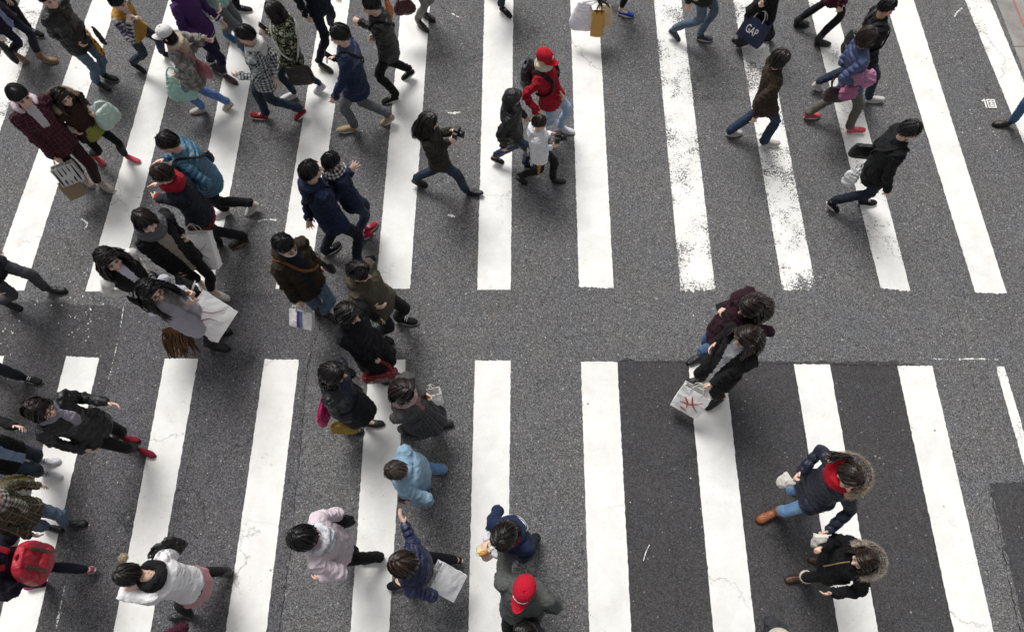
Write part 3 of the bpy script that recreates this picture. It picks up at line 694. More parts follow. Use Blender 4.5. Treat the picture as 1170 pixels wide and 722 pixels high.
def scarf(j, mat, root, tails=1, big=1.0, drop=.28):
    s = j.s; m = MB(); c = j.neck + j.u * .018 * s
    for k, (rr, dz, r_) in enumerate(((.088, .0, .036), (.080, .040, .030))):
        a = np.linspace(0, 2 * math.pi, 15); m.tube([c + (j.sr * math.cos(q) * rr * big + j.fw * math.sin(q) * rr * 1.05 * big) * s + j.u * s * (dz + .012 * math.sin(3 * q + k)) for q in a], [r_ * s * big * (1 + .15 * math.sin(2 * q + k)) for q in a], ref=j.u, n=10, sub=2)
    for q in range(tails):
        x = (-.03, .05)[q] * s; p = c + j.fw * .11 * s + j.sr * x; m.tube([p, p + j.fw * .035 * s - j.u * .08 * s, p + j.fw * .05 * s - j.u * drop * .6 * s, p + j.fw * .055 * s - j.u * drop * s + j.sr * .02], [.03 * s, .042 * s, .045 * s, .046 * s], ref=j.sr, n=12, sub=3, flat=.35)
    me = remesh(m, .010, 2); P = getv(me) - c; attr(me, 'buv', np.c_[P @ j.u, np.arctan2(P @ j.sr, P @ j.fw) * .1, 0 * P[:, 0]]); wrinkle(me, j, .016, 1.6, False, 4); return obj('scarf', me, mat, root)
def mask(j, root, c='#e9e9e6'):
    m = MB(); P = []; F = []; nu, nv = 11, 7
    for v in np.linspace(0, 1, nv):
        for u in np.linspace(-1, 1, nu):
            z = -.012 - .082 * v * (1 - .12 * u * u) - .008 * u * u * (1 - v); x = .068 * math.sin(u * 1.35) / math.sin(1.35); y = .102 - .075 * abs(u) ** 2.0 + .010 * math.sin(v * 2.6) - .02 * v; P.append(H(j, x, y + .008 * (1 - abs(u)), z))
    for i in range(nv - 1):
        for k in range(nu - 1): b = i * nu + k; F.append((b, b + 1, b + nu + 1, b + nu))
    m.add(np.array(P), F)
    for q in (-1, 1):
        for z in (-.025, -.075): m.tube([H(j, q * .066, .028, z), H(j, q * .080, .0, -.03), H(j, q * .082, -.02, -.012)], [.002] * 3, n=5, sub=2)
    obj('face_mask', m, fabric(c), root)
def glasses(j, root, c='#111111'):
    m = MB()
    for q in (-1, 1):
        pts = [H(j, q * (.033 + .024 * math.cos(a)), .094, .0 + .019 * math.sin(a)) for a in np.linspace(0, 2 * math.pi, 13)]; m.tube(pts, [.0032] * 13, n=6, sub=1, round_=False)
        m.tube([H(j, q * .057, .092, .004), H(j, q * .078, .06, .004), H(j, q * .081, -.005, .002)], [.0032] * 3, n=6, sub=1)
    m.tube([H(j, -.010, .095, .004), H(j, .010, .095, .004)], [.003] * 2, n=6, sub=1); obj('glasses', m, plain(c, .3, 0, 'glasses_frame'), root)

PEOPLE = {}
def person(key, label, **sp):
    j = solve(sp); base = V(j.pel[0], j.pel[1], 0)
    root = build_body(j, sp, base); tag(root, label, 'person', sp.get('group', 'pedestrians on the crossing'))
    if 'top' in sp: build_top(j, sp, root)
    build_legs(j, sp, root); build_shoes(j, sp, root); build_hair(j, sp, root)
    if sp.get('hat'):
        h = sp['hat']
        if h[0] == 'cap': cap(j, h[1], root, *(h[2:] if len(h) > 2 else ()))
        else: beanie(j, h[1], root, *(h[2:] if len(h) > 2 else ()))
    if 'scarf' in sp: scarf(j, root=root, **sp['scarf'])
    if sp.get('mask'): mask(j, root)
    if sp.get('glasses'): glasses(j, root)
    PEOPLE[key] = (j, root)
    tl = np.linalg.norm(j.neck - j.pel) / j.s; ln = (j.hc - j.pel)
    print('P%-9s s=%.2f hip=%.2f head=%.2f torso=%.2f leanF=%.2f leanS=%.2f' % (key, j.s, j.pel[2], j.hc[2], tl, ln @ j.f, ln @ j.r))
    return j
# ------------------------------------------------------------------ road, markings, gutter
def roadmat(name, light, dark, spk=1.0, patchy=.5):
    B = NB(name); pos = B.t.nodes.new('ShaderNodeNewGeometry').outputs['Position']
    v = B.n('ShaderNodeTexVoronoi', _Scale=95.0); B.l(pos, v.inputs['Vector']); sp = B.n('ShaderNodeSeparateXYZ'); B.l(v.outputs['Color'], sp.inputs[0])
    v2 = B.n('ShaderNodeTexVoronoi', _Scale=210.0); B.l(pos, v2.inputs['Vector']); sp2 = B.n('ShaderNodeSeparateXYZ'); B.l(v2.outputs['Color'], sp2.inputs[0])
    big = B.noise(.7, 6, .62, .4, pos); mid = B.noise(4.5, 6, .65, .3, pos)
    st = B.math('ADD', B.math('MULTIPLY', sp.outputs[0], .62), B.math('MULTIPLY', sp2.outputs[0], .38))
    D, L = lin(dark), lin(light)
    col = B.mix(B.ramp(st, [(.12, 0.0), (.92, 1.0)]), D, L)
    col = B.mix(B.math('MULTIPLY', B.ramp(st, [(.83, 0.0), (.93, 1.0)]), .55 * spk), col, tuple(min(1, x * 2.3) for x in L[:3]) + (1,))
    col = B.mix(B.math('MULTIPLY', B.ramp(B.math('SUBTRACT', 1.0, v.outputs['Distance']), [(.3, 0.0), (.62, 1.0)]), .0), col, D)
    tint = B.mix(B.ramp(B.noise(2.2, 5, .7, .5, pos), [(.3, 0.0), (.7, 1.0)]), (.97, .99, 1.02, 1), (1.05, 1.0, .96, 1)); col = B.mix(1.0, col, tint, 'MULTIPLY')
    m_ = B.ramp(B.math('ADD', B.math('MULTIPLY', big, .6), B.math('MULTIPLY', mid, .4)), [(.33, 1 - .42 * patchy), (.67, 1 + .0 * patchy)])
    col = B.mix(1.0, col, m_, 'MULTIPLY')
    v6 = B.n('ShaderNodeTexVoronoi', _Scale=17.0); B.l(pos, v6.inputs['Vector']); s6 = B.n('ShaderNodeSeparateXYZ'); B.l(v6.outputs['Color'], s6.inputs[0])
    chip = B.math('MULTIPLY', B.ramp(v6.outputs['Distance'], [(.10, 1.0), (.17, 0.0)]), B.math('GREATER_THAN', s6.outputs[0], .80)); col = B.mix(B.math('MULTIPLY', chip, .7 * spk), col, (.55, .55, .54, 1))
    chip2 = B.math('MULTIPLY', B.ramp(v6.outputs['Distance'], [(.12, 1.0), (.22, 0.0)]), B.math('LESS_THAN', s6.outputs[0], .22)); col = B.mix(B.math('MULTIPLY', chip2, .65 * spk), col, (.025, .025, .026, 1))
    # oil spots and trodden gum, pale specks of old paint
    v3 = B.n('ShaderNodeTexVoronoi', _Scale=2.6); B.l(pos, v3.inputs['Vector']); spot = B.ramp(v3.outputs['Distance'], [(.035, 1.0), (.06, 0.0)]); col = B.mix(B.math('MULTIPLY', spot, .6), col, tuple(x * .45 for x in D[:3]) + (1,))
    v4 = B.n('ShaderNodeTexVoronoi', _Scale=5.2, _Randomness=1.0); B.l(pos, v4.inputs['Vector']); gate = B.ramp(B.noise(.9, 3, .5, 0, pos), [(.5, 0.0), (.6, 1.0)]); sp4 = B.ramp(v4.outputs['Distance'], [(.045, 1.0), (.07, 0.0)])
    col = B.mix(B.math('MULTIPLY', B.math('MULTIPLY', sp4, gate), .55), col, (.55, .54, .5, 1))
    # hairline cracks
    v5 = B.n('ShaderNodeTexVoronoi', feature='DISTANCE_TO_EDGE', _Scale=.42); d = B.n('ShaderNodeVectorMath', operation='ADD'); B.l(pos, d.inputs[0])
    nz = B.n('ShaderNodeTexNoise', _Scale=2.0, _Detail=8, _Roughness=.7); B.l(pos, nz.inputs['Vector']); sc = B.n('ShaderNodeVectorMath', operation='SCALE'); sc.inputs[3].default_value = .55; B.l(nz.outputs['Color'], sc.inputs[0]); B.l(sc.outputs[0], d.inputs[1]); B.l(d.outputs[0], v5.inputs['Vector'])
    cr = B.math('MULTIPLY', B.ramp(v5.outputs['Distance'], [(.0, 1.0), (.0045, 0.0)]), B.ramp(B.noise(.5, 2, .5, 0, pos), [(.48, 0.0), (.58, .75)])); col = B.mix(cr, col, tuple(x * .35 for x in D[:3]) + (1,))
    B.base(col); B.rough(.86); B.b.inputs['Specular IOR Level'].default_value = .3
    B.bump(B.math('ADD', st, B.math('MULTIPLY', mid, .4)), .55, .006); return B.m
def paintmat(name, wear, c='#efeeeb', dirt=0.0):
    B = NB(name); pos = B.t.nodes.new('ShaderNodeNewGeometry').outputs['Position']
    v = B.n('ShaderNodeTexVoronoi', _Scale=95.0); B.l(pos, v.inputs['Vector']); sp = B.n('ShaderNodeSeparateXYZ'); B.l(v.outputs['Color'], sp.inputs[0])
    n1 = B.noise(3.2, 8, .72, .3, pos); n2 = B.noise(46, 5, .7, .2, pos); C = lin(c)
    col = B.mix(B.ramp(n1, [(.35, 0.0), (.7, 1.0)]), C, tuple(x * y for x, y in zip(C[:3], (.86, .85, .83))) + (1,))
    col = B.mix(B.math('MULTIPLY', B.ramp(n2, [(.55, 0.0), (.72, 1.0)]), .22), col, tuple(x * .6 for x in C[:3]) + (1,))
    # tyre grime along the bars
    col = B.mix(B.math('MULTIPLY', B.ramp(B.noise(1.4, 4, .6, 1.0, pos), [(.5, 0.0), (.75, 1.0)]), .18), col, (.42, .41, .39, 1))
    a = B.n('ShaderNodeAttribute', attribute_name='wear'); spw = B.n('ShaderNodeSeparateXYZ'); B.l(a.outputs['Vector'], spw.inputs[0])
    w = B.math('ADD', B.math('MULTIPLY', n2, .62), B.math('MULTIPLY', n1, .38)); w = B.math('ADD', w, B.math('MULTIPLY', sp.outputs[0], .10))
    w = B.math('ADD', w, B.math('MULTIPLY', spw.outputs[0], .42))
    clus = B.ramp(B.noise(1.9, 4, .6, .6, pos), [(.36, 0.0), (.66, 1.0)]); w = B.math('ADD', w, B.math('MULTIPLY', B.math('SUBTRACT', clus, .5), .07 + wear * .40))
    f = B.ramp(w, [(.77 - wear, 0.0), (.80 - wear, 1.0)])
    # cracks through the paint and dark shoe scuffs
    v5 = B.n('ShaderNodeTexVoronoi', feature='DISTANCE_TO_EDGE', _Scale=.62); dd = B.n('ShaderNodeVectorMath', operation='ADD'); B.l(pos, dd.inputs[0]); nz = B.n('ShaderNodeTexNoise', _Scale=3.0, _Detail=8, _Roughness=.7); B.l(pos, nz.inputs['Vector']); sc = B.n('ShaderNodeVectorMath', operation='SCALE'); sc.inputs[3].default_value = .4; B.l(nz.outputs['Color'], sc.inputs[0]); B.l(sc.outputs[0], dd.inputs[1]); B.l(dd.outputs[0], v5.inputs['Vector'])
    crk = B.math('MULTIPLY', B.ramp(v5.outputs['Distance'], [(.0, 1.0), (.0045, 0.0)]), B.ramp(B.noise(.8, 2, .5, 0, pos), [(.52, 0.0), (.62, .55)])); f = B.math('MAXIMUM', f, crk)
    scf = B.math('MULTIPLY', B.ramp(B.noise(18, 6, .75, 1.5, pos), [(.60, 0.0), (.72, 1.0)]), B.ramp(B.noise(1.1, 3, .6, .4, pos), [(.44, 0.0), (.58, 1.0)])); col = B.mix(B.math('MULTIPLY', scf, .7), col, (.16, .16, .16, 1))
    B.l(B.math('SUBTRACT', 1.0, f, True), B.b.inputs['Alpha'])
    v3 = B.n('ShaderNodeTexVoronoi', _Scale=3.1); B.l(pos, v3.inputs['Vector']); col = B.mix(B.math('MULTIPLY', B.ramp(v3.outputs['Distance'], [(.03, 1.0), (.045, 0.0)]), .75), col, (.06, .06, .06, 1))
    B.base(col); B.rough(.7); B.bump(n2, .35, .006); return B.m
def structure(o, label=None):
    o['kind'] = 'structure'
    return o
def sheet(name, P, z, mat):
    m = MB(); P = [V(p[0], p[1], z) for p in P]; m.add(P, [tuple(range(len(P)))]); me = m.mesh()
    c = sum(me.polygons[0].normal[2] for _ in (0,))
    if c < 0:
        me.flip_normals()
    return structure(obj(name, me, mat, smooth=False))
M_road = roadmat('rough_old_asphalt', '#868687', '#39393a', 1.0, .42)
M_patch = roadmat('smooth_dark_asphalt', '#5a595b', '#303031', .5, .5)
M_left = roadmat('worn_dark_asphalt', '#676668', '#2e2e2f', .8, .45)
sheet('road', [(-150, -150), (150, -150), (150, 150), (-150, 150)], 0, M_road)
def pxs(L): return [G(x, y) for x, y in L]
def jag(P, amp, step=.06, seed=1):
    """a polygon outline broken into short uneven steps"""
    r = np.random.default_rng(seed); out = []
    for a, b in zip(P, P[1:] + P[:1]):
        a, b = np.array(a), np.array(b); n = max(1, int(np.linalg.norm(b - a) / step))
        for k in range(n): out.append(a + (b - a) * k / n + np.r_[r.normal(0, amp, 2), 0])
    return out
# newer asphalt laid over the trench on the right, the corner patch and the darker lane on the left
sheet('asphalt_patch', jag(pxs([(693, 412), (1000, 413), (1056, 417), (1128, 722), (1150, 820), (733, 820), (712, 722)]), .012, seed=3), .003, M_patch)
sheet('asphalt_patch', jag(pxs([(1131, 553), (1210, 551), (1290, 800), (1190, 800)]), .010, seed=4), .003, M_patch)
sheet('asphalt_patch', jag(pxs([(-260, 338), (60, 345), (143, 352), (118, 480), (88, 610), (62, 722), (30, 860), (-420, 860)]), .014, seed=5), .003, M_left)

M_left2 = roadmat('grey_worn_asphalt', '#78777a', '#323233', .9, .45)
sheet('asphalt_patch', jag(pxs([(143, 352), (160, 336), (260, 334), (372, 330), (364, 378), (356, 400), (345, 490), (333, 620), (318, 730), (305, 850), (30, 860), (62, 722), (88, 610), (118, 480)]), .012, seed=9), .002, M_left2)

def bar(tl, tr, bl, br, mat, ext=0.0, seed=0, ragged=0.0, wearend=0.0, top_end=False):
    """one painted bar of the crossing; ext > 0 runs it on beyond the picture (upwards), < 0 downwards"""
    r = np.random.default_rng(seed + 40); A, B_, C, D = [G(*p)[:2] for p in (tl, tr, bl, br)]
    if ext > 0: A = A + nrm(A - C) * ext; B_ = B_ + nrm(B_ - D) * ext
    if ext < 0: C = C + nrm(C - A) * -ext; D = D + nrm(D - B_) * -ext
    n = max(8, int(np.linalg.norm(A - C) / .035)); nc = 22; P = []; wv = []
    jl, jr = r.normal(0, .0022, n + 1), r.normal(0, .0022, n + 1)
    et, eb = r.normal(0, .003, nc + 1), np.abs(r.normal(0, .003 + ragged * .016 * (ext >= 0), nc + 1))
    for i in range(n + 1):
        t = i / n; L = A + (C - A) * t; R_ = B_ + (D - B_) * t
        ax = nrm(C - A)
        for k in range(nc + 1):
            u = k / nc; p = L + (R_ - L) * u
            if k == 0: p = p + nrm(R_ - L) * jl[i]
            if k == nc: p = p + nrm(R_ - L) * jr[i]
            if i == 0: p = p + ax * et[k]
            if i == n: p = p + ax * eb[k]
            P.append((p[0], p[1], .0055)); d = (1 - t) if ext >= 0 else t; ed = min(u, 1 - u)
            wv.append((wearend * max(0, 1 - d * np.linalg.norm(A - C) / .16) + .10 * max(0, 1 - ed / .12), 0, 0))
    m = MB(); F = []
    for i in range(n):
        for k in range(nc): b = i * (nc + 1) + k; F.append((b, b + nc + 1, b + nc + 2, b + 1))
    m.add(P, F); me = m.mesh(); attr(me, 'wear', wv)
    return structure(obj('crossing_stripe', me, mat, smooth=False))
PW = [paintmat('road_paint', .035), paintmat('worn_road_paint', .115), paintmat('speckled_road_paint', .16)]
UPPER = [  # top-left, top-right, bottom-left, bottom-right (photograph pixels), paint, raggedness of the near end
    ((24, 0), (52, 0), (-100, 332), (-62, 332), 2, 0), ((106, 0), (135, 0), (-13, 332), (28, 332), 0, 0), ((193, 0), (220, 0), (97.9, 333), (135.5, 333), 0, 0),
    ((273, 0), (303, 0), (205.5, 331), (243, 331), 0, 0), ((368, 0), (400, 0), (315, 330), (353, 330), 0, 0), ((459, 0), (491.7, 0), (429.4, 330), (468.5, 330), 0, 0),
    ((553.5, 0), (586.5, 0), (545.3, 331), (583.6, 331), 0, .1), ((651.5, 0), (683.6, 0), (661.5, 327), (701, 329), 0, .8), ((747, 0), (778.5, 0), (777.5, 331), (817, 330), 2, 1.0),
    ((837.5, 0), (868.5, 0), (894, 331), (932, 330), 2, .9), ((922.8, 0), (953, 0), (1006, 329), (1040, 332), 1, .6), ((1011, 0), (1043.5, 0), (1114, 334), (1150, 335), 0, .3),
    ((1102, 0), (1131, 0), (1238, 333), (1268, 333), 1, 0), ((1188, 0), (1219, 0), (1350, 333), (1385, 333), 0, 0)]
for i, (a, b, c, d, q, rg) in enumerate(UPPER): bar(a, b, c, d, PW[q], 2.6, i, rg, .20 * rg if rg > .5 else .08)
LOWER = [((-38, 406), (5, 407), (-120, 722), (-78, 722), 0), ((75.9, 407), (113.8, 409), (-4, 722), (41, 722), 0), ((188.7, 409.5), (226.6, 410), (130, 722), (172, 722), 0),
    ((302.5, 410.5), (341.9, 411), (258, 722), (304, 722), 0), ((421.7, 411), (463.5, 411), (400.4, 722), (444.4, 722), 0), ((542.6, 412), (583.6, 412), (535, 722), (580, 722), 0),
    ((663.6, 413), (705.3, 413.5), (673.5, 722), (721.4, 722), 0), ((786.3, 414.5), (828, 415), (815, 722), (863, 722), 0), ((906.8, 416), (947.8, 416.5), (958, 722), (1003, 722), 0),
    ((1025, 418), (1064.7, 418), (1089.7, 722), (1135, 722), 0), ((1137, 418.5), (1147, 419), (1224, 722), (1240, 722), 1), ((1260, 420), (1300, 420), (1352, 722), (1398, 722), 0)]
for i, (a, b, c, d, q) in enumerate(LOWER): bar(a, b, c, d, PW[q], -2.0, i + 30, .03, .05)
# spilled paint, scratches and a sprayed survey mark
M_old = paintmat('faded_road_paint', .19)
def scrap(L, w, seed, name='paint_scratch'):
    r = np.random.default_rng(seed); P = crom(np.array(pxs(L)), 10); T = np.gradient(P, axis=0); S = np.c_[-T[:, 1], T[:, 0], 0 * T[:, 0]]; S /= np.linalg.norm(S, axis=1)[:, None] + 1e-9
    ww = w * .8 * r.uniform(.2, 1.0, len(P))[:, None]; A, B_ = P - S * ww, P + S * ww; A[:, 2] = B_[:, 2] = .0075; n = len(P); m = MB()
    m.add(np.r_[A, B_], [(i, n + i, n + i + 1, i + 1) for i in range(n - 1)]); me = m.mesh()
    if me.polygons[0].normal[2] < 0: me.flip_normals()
    attr(me, 'wear', np.zeros((2 * n, 3)) + [.09, 0, 0]); structure(obj(name, me, M_old, smooth=False))
scrap([(142, 350), (136, 385), (128, 420), (121, 448)], .012, 1); scrap([(75, 668), (70, 690), (65, 716)], .016, 2); scrap([(516, 16), (524, 20), (535, 21)], .025, 3); scrap([(509, 128), (516, 130), (527, 129)], .030, 5)
scrap([(1060, 409), (1085, 411), (1110, 410), (1140, 411)], .018, 6); scrap([(78, 628), (84, 626), (87, 622)], .012, 7); scrap([(295, 253), (305, 251), (316, 252)], .022, 8); scrap([(512, 246), (520, 248)], .03, 9); scrap([(735, 640), (738, 630), (742, 622)], .008, 10)
scrap([(1090, 20), (1094, 14), (1099, 10)], .02, 11); scrap([(93, 250), (100, 256), (97, 262)], .02, 12)
M_seam = roadmat('bitumen_seam', '#3a3a3b', '#1d1d1e', .2, .3)
def seam(L, w, seed):
    r = np.random.default_rng(seed); P = crom(np.array(pxs(L)), 14); P[:, :2] += r.normal(0, .006, (len(P), 2)); T = np.gradient(P, axis=0); S = np.c_[-T[:, 1], T[:, 0], 0 * T[:, 0]]; S /= np.linalg.norm(S, axis=1)[:, None] + 1e-9
    ww = w * .7 * r.uniform(.05, 1.0, len(P))[:, None]; A, B_ = P - S * ww, P + S * ww; A[:, 2] = B_[:, 2] = .0042; n = len(P); m = MB(); m.add(np.r_[A, B_], [(i, n + i, n + i + 1, i + 1) for i in range(n - 1)]); me = m.mesh()
    if me.polygons[0].normal[2] < 0: me.flip_normals()
    structure(obj('asphalt_crack', me, M_seam, smooth=False))
for k, (L_, w_) in enumerate((([(356, 400), (349, 440), (345, 490), (338, 560), (333, 620), (325, 680), (318, 730)], .007), ([(372, 330), (366, 352), (364, 378), (357, 398)], .006), ([(158, 150), (130, 240), (112, 300)], .005), ([(707, 412), (760, 414), (850, 415), (1000, 417), (1052, 419)], .012), ([(1131, 553), (1140, 600), (1152, 660), (1166, 722)], .010), ([(1133, 552), (1170, 551)], .010), ([(228, 440), (222, 500), (205, 580), (190, 660)], .005), ([(1090, 340), (1100, 380), (1112, 440), (1122, 500)], .004), ([(610, 20), (612, 80), (616, 150), (618, 240)], .004), ([(480, 345), (478, 400), (474, 480), (468, 560)], .004))): seam(L_, w_, k)
def glyph(px, py, size):
    c = G(px, py); m = MB()
    for x0, y0, x1, y1 in ((-.5, -.5, -.5, .5), (-.25, .5, .5, .5), (.5, .5, .5, -.5), (.5, -.5, -.25, -.5), (-.25, -.5, -.25, .5), (-.1, .2, .35, .2), (.12, .35, .12, -.1), (-.05, -.1, .3, -.1), (-.05, -.3, .3, -.3), (-.8, .3, -.5, .5)):
        a, b = c + V(x0, y0, 0) * size, c + V(x1, y1, 0) * size; d = nrm(b - a); s_ = V(-d[1], d[0], 0) * size * .075; a = a - d * size * .05; b = b + d * size * .05; z = V(0, 0, .0075 + .0006 * len(m.f))
        m.add([a - s_ + z, b - s_ + z, b + s_ + z, a + s_ + z], [(0, 1, 2, 3)])
    me = m.mesh(); attr(me, 'wear', np.zeros((len(me.vertices), 3))); structure(obj('survey_mark', me, PW[2], smooth=False))
glyph(1131, 119, .13)
r_ = np.random.default_rng(11)
def flecks(n, cx, cy, sx, sy, seed):
    r = np.random.default_rng(seed); m = MB()
    for k in range(n):
        p = G(cx + r.normal(0, sx), cy + r.normal(0, sy)); q = r.integers(7, 10); a = np.sort(r.uniform(0, 6.28, q)); R_ = r.uniform(.003, .012) * r.uniform(.5, 1.2, q); m.add(np.c_[p[0] + np.cos(a) * R_, p[1] + np.sin(a) * R_, np.full(q, .0075 + k * 1e-5)], [tuple(range(q))])
    me = m.mesh(); attr(me, 'wear', np.zeros((len(me.vertices), 3))); o = obj('paint_flecks', me, PW[0], smooth=False); o['kind'] = 'stuff'; o['label'] = 'pale flecks of paint on the asphalt'
flecks(34, 95, 368, 10, 26, 1); flecks(14, 8, 378, 8, 14, 2); flecks(16, 1122, 150, 14, 30, 3); flecks(10, 60, 350, 30, 10, 4); flecks(26, 600, 370, 180, 22, 5); flecks(14, 180, 600, 50, 60, 6); flecks(16, 800, 560, 90, 70, 7)
# concrete gutter and kerb at the far right corner
C0, C1 = G(1136, 0), G(1170, 88); dd = nrm(C1 - C0); pp = V(dd[1], -dd[0], 0); 
if pp[0] < 0: pp = -pp
A0, A1 = C0 - dd * 9, C1 + dd * 14
B = NB('gutter_concrete'); pos = B.t.nodes.new('ShaderNodeNewGeometry').outputs['Position']; n1 = B.noise(2.4, 7, .65, .4, pos); n2 = B.noise(70, 4, .7, 0, pos)
col = B.mix(B.ramp(n1, [(.3, 0.0), (.7, 1.0)]), lin('#a5a19d'), lin('#7d7975')); col = B.mix(B.math('MULTIPLY', B.ramp(n2, [(.5, 0.0), (.7, 1.0)]), .5), col, lin('#5c5957')); B.base(col); B.rough(.85); B.bump(n2, .5, .006); M_conc = B.m
k = 0; L = np.linalg.norm(A1 - A0); n = int(L / 1.05)
for i in range(n):
    a = A0 + dd * (i * 1.05 + .006 + .44); b = a + dd * (1.05 - .014); mb = MB(); P = [a + pp * .02, b + pp * .02, b + pp * .50, a + pp * .50]
    mb.add([p + V(0, 0, z) for z in (-.02, .006) for p in P], [(0, 1, 2, 3)[::-1], (4, 5, 6, 7), (0, 1, 5, 4), (1, 2, 6, 5), (2, 3, 7, 6), (3, 0, 4, 7)]); structure(obj('gutter_slab', mb, M_conc, smooth=False))
mb = MB(); P = [A0 + pp * .52, A1 + pp * .52, A1 + pp * .67, A0 + pp * .67]; mb.add([p + V(0, 0, z) for z in (-.02, .13) for p in P], [(3, 2, 1, 0), (4, 5, 6, 7), (0, 1, 5, 4), (1, 2, 6, 5), (2, 3, 7, 6), (3, 0, 4, 7)]); structure(obj('kerb', mb, M_conc, smooth=False))
mb = MB(); P = [A0 + pp * .672, A1 + pp * .672, A1 + pp * 5, A0 + pp * 5]; mb.add([p + V(0, 0, z) for z in (-.02, .125) for p in P], [(3, 2, 1, 0), (4, 5, 6, 7), (0, 1, 5, 4), (1, 2, 6, 5), (2, 3, 7, 6), (3, 0, 4, 7)]); structure(obj('pavement', mb, M_conc, smooth=False))
mb = MB(); P = [A0 + pp * .26, A1 + pp * .26, A1 + pp * .285, A0 + pp * .285]; mb.add([p + V(0, 0, .010) for p in P], [(0, 1, 2, 3)]); me = mb.mesh()
if me.polygons[0].normal[2] < 0: me.flip_normals()
attr(me, 'wear', np.zeros((4, 3)) + [.12, 0, 0]); structure(obj('kerb_line', me, paintmat('red_road_paint', .12, '#b5685a'), smooth=False))

# ------------------------------------------------------------------ light, sky, camera
nt = world.node_tree if world.use_nodes else None
world.use_nodes = True; nt = world.node_tree; bg = nt.nodes['Background']; sky = nt.nodes.new('ShaderNodeTexSky'); sky.sky_type = 'NISHITA'; sky.sun_disc = False
SUN_EL, SUN_AZ = 58, 115           # degrees; azimuth counter-clockwise from +X
sky.sun_elevation = rad(SUN_EL); sky.sun_rotation = rad(90 - SUN_AZ); sky.air_density = .8; sky.dust_density = 4.0; sky.ozone_density = .6
hs = nt.nodes.new('ShaderNodeHueSaturation'); hs.inputs['Saturation'].default_value = .14; nt.links.new(sky.outputs[0], hs.inputs['Color']); nt.links.new(hs.outputs[0], bg.inputs[0]); bg.inputs[1].default_value = .10
sl = bpy.data.lights.new('sun', 'SUN'); sl.energy = 2.0; sl.angle = rad(24); sl.color = (1, .985, .965); so = bpy.data.objects.new('sun', sl)
d = Vector((math.cos(rad(SUN_AZ)) * math.cos(rad(SUN_EL)), math.sin(rad(SUN_AZ)) * math.cos(rad(SUN_EL)), math.sin(rad(SUN_EL)))); so.rotation_euler = d.to_track_quat('Z', 'Y').to_euler(); so.location = d * 20; LINK.append(so)
cd = bpy.data.cameras.new('camera'); cd.lens = 24; cd.sensor_width = 36; cd.sensor_fit = 'HORIZONTAL'; cd.clip_end = 600; cd.clip_start = .05
cam = bpy.data.objects.new('camera', cd); cam.location = (0, 0, CAM_H); cam.rotation_euler = (rad(TILT), 0, 0); LINK.append(cam); scene.camera = cam
vs = scene.view_settings; vs.view_transform = 'Standard'; vs.look = 'None'; vs.gamma = 1.0; vs.use_curve_mapping = False; vs.exposure = 0.24
scene.display_settings.display_device = 'sRGB'
from mathutils.bvhtree import BVHTree
